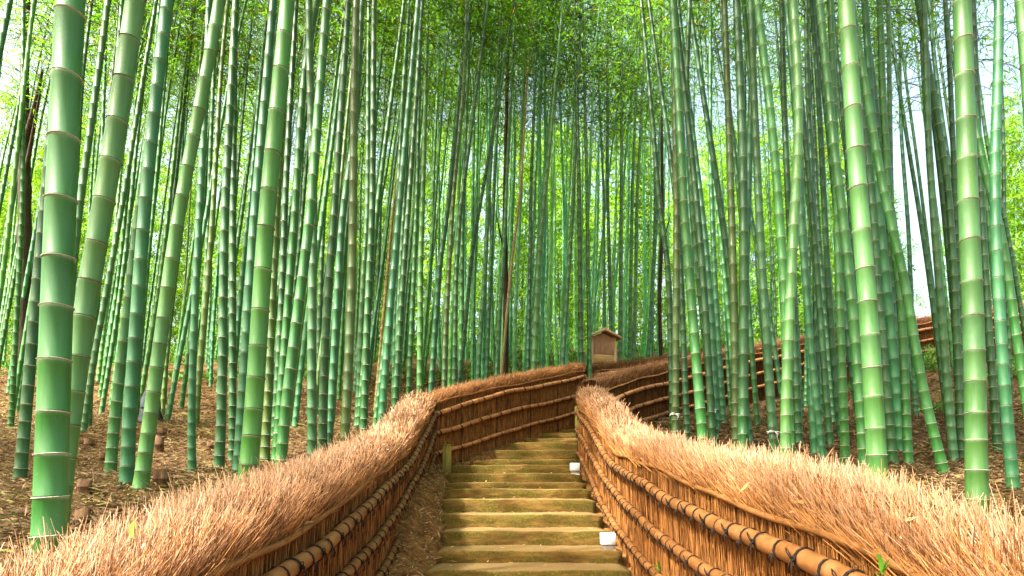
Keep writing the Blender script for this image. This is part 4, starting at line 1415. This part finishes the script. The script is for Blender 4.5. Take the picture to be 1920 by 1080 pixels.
def build_lamp(label, x, y, D, w):
    p = P(x, y, D)
    root = thing('step_lamp', label, 'lamp', p, 0, 'step lamps on the stairway')
    mb = MB(); mb.box(-w * .44, w * .44, -w * .3, w * .34, -.02, w * .36, .004); mb.build('base', M['lampgrey'], root)
    mb = MB(); mb.box(-w * .5, w * .5, -w * .36, w * .4, w * .364, w * 1.16, .006); mb.build('hood', M['lampwhite'], root)
    mb = MB(); mb.box(-w * .46, w * .46, -w * .33, w * .37, -.012, w * .045, .002); mb.build('foot_plate', M['lampwhite'], root)


def build_stumps():
    spots = [(158, 925, 22, 25, 'charred squat bamboo stump on the slope nearest the thickest bamboo'),
             (154, 985, 24, 30, 'ringed brown bamboo stump lowest on the left, just above the fence cap'),
             (192, 868, 12, 20, 'orange cut bamboo stump between two leaning bamboos at left'),
             (301, 912, 27, 18, 'wide grey-green bamboo stump on open litter left of path'),
             (297, 848, 17, 30, 'tall orange bamboo stump beside the strongly leaning pale bamboo'),
             (304, 820, 15, 18, 'dark hollow bamboo stump uphill from the tall orange stump'),
             (394, 842, 11, 14, 'small tan bamboo stump half buried near two dark upright bamboos'),
             (167, 842, 17, 14, 'low brown bamboo stump half sunk in litter at left')]
    for x, y, w, h, lab in spots:
        # distance where this row meets the ground
        ds = np.linspace(2.5, 16, 600)
        yy = np.array([abs(P(x, y, d).z - EYE - float(ground_z((x - 960) / F * d, d))) for d in ds])
        D = float(ds[np.argmin(yy)])
        p = P(x, y, D); r = np.clip(w * D / F / 2, .035, .085); H = max(np.clip(h * D / F, .08, .24), 2.3 * r)
        root = thing('bamboo_stump', lab, 'stump', (p.x, p.y, float(ground_z(p.x, p.y)) + EYE), random.uniform(0, 6), 'cut bamboo stumps on the slope')
        prof = [(1.06, -.08), (1.02, 0), (1.0, H * .42), (1.1, H * .46), (1.0, H * .5), (.98, H), (.80, H - .003), (.76, H * .6), (.01, H * .58)]
        seg = 18
        v = [(r * a * math.cos(t), r * a * math.sin(t), z + (.006 * math.sin(t * 2 + x) * (z > H * .8))) for a, z in prof for t in np.arange(seg) / seg * 2 * math.pi]
        q = [(i * seg + j, i * seg + (j + 1) % seg, (i + 1) * seg + (j + 1) % seg, (i + 1) * seg + j) for i in range(len(prof) - 1) for j in range(seg)]
        obj('stem', mesh_np('stem', np.array(v), q, M['stump'], smooth=False), root)
        obj('node_ring', RINGS[1], root).matrix_local = Matrix.Translation((0, 0, H * .46)) @ Matrix.Diagonal((r, r, r * .5, 1))


def leaf_plant(name, label, cat, base, n, L, W_, spread, col, seed, group=None):
    g = np.random.default_rng(seed)
    root = thing(name, label, cat, base, 0, group)
    mb = MB(); mb.tube([(0, 0, -.05), (.01, 0, L * .5), (.0, .01, L * 1.1)], [.004, .003, .001], 5); mb.build('stem', M['post'], root)
    for i in range(n):
        a = g.uniform(0, 6.28); el = g.uniform(.2, 1.2) * spread
        t = np.linspace(0, 1, 6)
        h0 = L * g.uniform(.1, 1.0)
        l = L * g.uniform(.7, 1.2)
        cxy = l * t * math.sin(el); cz = h0 + l * (t * math.cos(el) - .35 * t * t)
        wv = W_ * np.sin(np.pi * np.clip(t * .93 + .07, 0, 1)) ** .8
        d = np.array([math.cos(a), math.sin(a)]); s = np.array([-d[1], d[0]])
        v = []
        for k in range(6):
            c = np.array([d[0] * cxy[k], d[1] * cxy[k], cz[k]])
            v += [c - np.array([s[0], s[1], 0]) * wv[k] / 2, c + np.array([0, 0, -.15 * wv[k]]), c + np.array([s[0], s[1], 0]) * wv[k] / 2]
        q = []
        for k in range(5):
            q += [(k * 3, k * 3 + 1, k * 3 + 4, k * 3 + 3), (k * 3 + 1, k * 3 + 2, k * 3 + 5, k * 3 + 4)]
        cc = np.tile(np.array(col) * g.uniform(.7, 1.3), (18, 1))
        obj('leaf', mesh_np('leaf', np.array(v), q, M['green'], col=cc, smooth=True), root)
    return root


def weed_clump(label, x, y, D, n, h, seed):
    g = np.random.default_rng(seed)
    X = (x - 960) / F * D
    base = Vector((X, D, float(ground_z(X, D)) + EYE))
    root = thing('weed_clump', label, 'plant', base, 0, 'weeds on the right-hand slope')
    p = np.stack([g.normal(0, .32, n), g.normal(0, .22, n), np.zeros(n)], 1)
    p[:, 2] = h * g.random(n) * np.exp(-(p[:, 0] ** 2 + p[:, 1] ** 2) * 2)
    d = g.normal(0, .7, (n, 3)) + np.array([0, 0, .5]); d /= np.linalg.norm(d, axis=1, keepdims=True)
    s = np.cross(d, g.normal(0, 1, (n, 3))); s /= np.linalg.norm(s, axis=1, keepdims=True)
    L = g.uniform(.05, .14, (n, 1)); W_ = L * .38
    v = np.stack([p, p + d * L * .5 + s * W_ * .5, p + d * L, p + d * L * .5 - s * W_ * .5], 1).reshape(-1, 3)
    q = (np.arange(n) * 4)[:, None] + np.arange(4)[None]
    c = np.repeat(np.array([[.10, .24, .03]]) * g.uniform(.6, 1.5, (n, 1)), 4, 0)
    tag(obj('foliage', mesh_np('foliage', v, q, M['green'], col=c), root), kind='stuff')
    mb = MB()
    for i in range(6):
        a = g.uniform(0, 6.28); e = g.uniform(.05, .3)
        mb.tube([(0, 0, -.05), (e * .5 * math.cos(a), e * .5 * math.sin(a), h * .5), (e * math.cos(a), e * math.sin(a), h * .9)], [.006, .004, .002], 4)
    mb.build('stem', M['post'], root)


def build_tree(label, pix, D, r, limbs, leaves=True, seed=1):
    pts = [P(x, y, D) for x, y in pix]
    base = pts[0].copy(); base.z = float(ground_z(base.x, D)) + EYE
    root = thing('dark_tree', label, 'tree', base)
    Q = [(0, 0, -.3)] + [tuple(p - base) for p in pts[1:]]
    z = np.linspace(0, 1, 40); zz = np.linspace(0, 1, len(Q))
    A = np.array(Q, float)
    c = np.stack([smooth1(np.interp(z, zz, A[:, k]), 4) for k in range(3)], 1)
    rad = np.linspace(r, r * .45, 40) * (1 + .08 * np.sin(np.arange(40) * 1.7))
    mb = MB(); mb.tube(c, rad, 12); tr = mb.build('trunk', M['bark'], root, smooth=True)
    for (x0, y0, x1, y1, x2, y2, rr) in limbs:
        p = [P(x0, y0, D) - base, P(x1, y1, D - .3) - base, P(x2, y2, D - .7) - base]
        A = np.array(p); t = np.linspace(0, 1, 14)
        cc = np.stack([smooth1(np.interp(t, [0, .5, 1], A[:, k]), 2) for k in range(3)], 1)
        mb = MB(); mb.tube(cc, np.linspace(rr, rr * .35, 14), 8); mb.build('limb', M['bark'], tr, smooth=True)
    if leaves:
        cr = obj('crown', CROWNS[seed % len(CROWNS)], root)
        cr.location = pts[-1] - base + Vector((0, 0, -1.5)); cr.scale = (1.5, 1.5, .7)
        cr.color = (.8, .8, .7, 1)


def build_tarp():
    x, y, D = 277, 690, 10.4
    X = (x - 960) / F * D
    z = float(ground_z(X, D)) + EYE
    root = thing('folded_sheet', 'crumpled blue-grey sheet bundle glimpsed between bamboos on the left slope', 'sheet', (X, D, z))
    seg, rows = 22, 12
    v = []
    for i in range(rows):
        f = i / (rows - 1); rr = .17 * (1 - f ** 2.2) ** .5 + .01
        for j in range(seg):
            a = j / seg * 2 * math.pi
            k = 1 + .16 * math.sin(a * 5 + f * 4) + .10 * math.sin(a * 9 - f * 7)
            v.append((rr * k * math.cos(a), rr * .7 * k * math.sin(a), -.05 + .8 * f + .02 * math.sin(a * 3)))
    q = [(i * seg + j, i * seg + (j + 1) % seg, (i + 1) * seg + (j + 1) % seg, (i + 1) * seg + j) for i in range(rows - 1) for j in range(seg)]
    obj('sheet', mesh_np('sheet', np.array(v), q, M['tarp'], smooth=True), root)
    mb = MB(); a = np.linspace(0, 2 * math.pi, 20)
    mb.tube(np.stack([.172 * np.cos(a), .122 * np.sin(a), .3 + .01 * np.sin(3 * a)], 1), .012, 6, cap=False); mb.build('cord', M['rope'], root)


def build_tapes():
    for x, y, lab, idx in ((1266, 777, 'white tape knotted round the olive bamboo behind the right fence', 61), (1335, 768, 'white tape tied round a dark leaning bamboo, loose end out to the left', 62),
                           (1447, 810, 'white tape with trailing ends tied low on the grey-green bamboo', 68)):
        pix, w, tone, key, D = TRACE[idx]
        D = D or default_distance(pix, w)
        xs = [p[0] for p in pix]; ys = [p[1] for p in pix]
        xx = float(np.interp(y, ys, xs))
        p = P(xx, y, D); r = w * D / F / 2 * 1.13 + .004
        root = thing('tape_tie', lab, 'tape', p)
        a = np.linspace(0, 2 * math.pi, 20)
        mb = MB(); mb.tube(np.stack([r * np.cos(a), r * np.sin(a), .004 * np.sin(a)], 1), .008, 6, cap=False); mb.build('loop', M['tape'], root)
        mb = MB(); mb.tube([(-r * .2, -r, 0), (-r * 1.0, -r * 1.2, .015), (-r * 1.6, -r * 1.2, -.03)], [.008, .007, .004], 5)
        mb.tube([(-r * .2, -r, 0), (r * .3, -r * 1.3, -.03), (r * .1, -r * 1.3, -.07)], [.008, .007, .004], 5); mb.build('loose_end', M['tape'], root)


def build_lantern():
    D = 21.0
    p = P(1846, 442, D)
    gz = float(ground_z(p.x, D)) + EYE
    root = thing('roofed_lamp_post', 'dark roofed lamp post against the white sky behind the right-hand bamboos', 'lamp post', (p.x, p.y, gz))
    b = p.z - gz
    mb = MB(); mb.tube([(0, 0, -.2), (0, 0, b + .1)], [.07, .06], 10); mb.build('post', M['bark'], root)
    mb = MB(); mb.box(-.17, .17, -.17, .17, b + .1, b + 1.3, .02); mb.build('box', M['lampwhite'], root)
    for sx in (-1, 1):
        for sy in (-1, 1):
            mb = MB(); mb.box(sx * .17 - .025, sx * .17 + .025, sy * .17 - .025, sy * .17 + .025, b + .08, b + 1.32, .004); mb.build('corner_bar', M['bark'], root)
    mb = MB(); mb.add([(-.34, -.34, b + 1.33), (.34, -.34, b + 1.33), (.34, .34, b + 1.33), (-.34, .34, b + 1.33), (-.05, -.05, b + 1.55), (.05, -.05, b + 1.55), (.05, .05, b + 1.55), (-.05, .05, b + 1.55)],
                      [(3, 2, 1, 0), (0, 1, 5, 4), (1, 2, 6, 5), (2, 3, 7, 6), (3, 0, 4, 7), (4, 5, 6, 7)]); mb.build('roof', M['bark'], root)


# ------------------------------------------------------------------ assembly
build_ground()
build_path()
build_steps()
TIES = [tie_mesh(), plain_tie_mesh()]
L1, R1, L2, R2, L3 = fence_lines()
build_fence('brushwood_fence', 'near left brushwood fence with combed pale cap and three bamboo rails', L1, -1, 1.1, .17, .0064, 15000, 27000)
build_fence('brushwood_fence', 'near right brushwood fence, orange, with pale bristling cap and bamboo rails', R1, 1, 1.1, .17, .0064, 16000, 28000)
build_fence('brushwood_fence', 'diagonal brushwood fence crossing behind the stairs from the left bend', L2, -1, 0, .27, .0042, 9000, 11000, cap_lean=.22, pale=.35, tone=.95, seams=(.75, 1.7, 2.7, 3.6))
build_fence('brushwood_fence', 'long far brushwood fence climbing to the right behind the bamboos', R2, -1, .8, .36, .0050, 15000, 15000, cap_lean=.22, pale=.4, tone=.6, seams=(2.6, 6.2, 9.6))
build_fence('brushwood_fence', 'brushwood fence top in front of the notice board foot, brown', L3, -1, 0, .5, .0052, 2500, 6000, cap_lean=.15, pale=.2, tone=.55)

RINGS = [ring_mesh(M['ring']), ring_mesh(M['ringdark'])]
CROWNS = [crown_mesh(100 + k, 5200, 6.6, 1.75, (.15, .026)) for k in range(6)]
THIN_CROWNS = [crown_mesh(400 + k, 750, 6.4, 1.6, (.16, .026)) for k in range(5)]
NEAR_CROWNS = [crown_mesh(200 + k, 950, 6.2, 1.5, (.15, .024)) for k in range(4)]
build_traced()
far_stand()
distant_grove()
build_litter()
build_cover()
build_post('squat mossy guide post at the left fence bend beside the stairs', 838, 874, 8.95, .13, .34)
build_post('mossy guide post at the top of the stairs by the diagonal fence', 1084, 793, 12.0, .13, .36)
build_sign()
build_lamp('white step lamp on the lower right of the stairs, larger in view', 1140, 1031, 5.78, .145)
build_lamp('white step lamp higher up the stairs beside the right fence', 1078, 889, 8.68, .145)
build_stumps()
build_tarp()
build_tapes()
build_lantern()
build_tree('dark brown leafy tree trunk far behind the thickest bamboo at left', [(46, 700), (47, 380), (45, 260), (46, 150), (52, -120)], 14.5, .17, [(46, 270, 68, 190, 80, 130, .08), (47, 330, 62, 250, 76, 170, .06)], seed=2)
build_tree('thin dark tree trunk in the stand above the diagonal fence', [(947, 700), (949, 560), (946, 420), (950, 200), (956, -60)], 15.2, .09, [(948, 480, 938, 440, 930, 400, .03)], seed=4)
build_tree('dark ivy-clad trunk behind the right-hand bamboos near the sky', [(1240, 700), (1236, 560), (1243, 420), (1240, 200), (1238, -60)], 17.5, .07, [(1240, 470, 1250, 430, 1258, 400, .03)], seed=3)
leaf_plant('leaf_sprig', 'small bright green sprig at the foot of the right fence', 'plant', P(1240, 1085, 4.55), 7, .10, .035, 1.0, (.10, .30, .03), 3)
leaf_plant('leaf_sprig', 'green grass-like sprig in front of the right fence near the bottom edge', 'plant', P(1655, 1100, 1.62), 5, .07, .014, .6, (.12, .32, .03), 5)
leaf_plant('leaf_sprig', 'single fresh green blade sprouting from the left fence cap', 'plant', P(244, 1030, 1.75), 1, .09, .016, .5, (.16, .36, .05), 8)
for i, (x, y, D, n, h, lab) in enumerate([(1752, 640, 17.0, 900, .8, 'bright green weeds at the foot of the far fence, behind the slanting bamboo'),
                                          (1905, 640, 16.0, 900, .6, 'bright green weeds at the right edge under the white sky'),
                                          (1620, 730, 14.6, 300, .2, 'low sparse weeds on the litter slope under the far fence'),
                                          (1755, 745, 13.0, 350, .22, 'low green weeds between the slanting bamboo and the thickest right-hand one')]):
    weed_clump(lab, x, y, D, n, h, 30 + i)
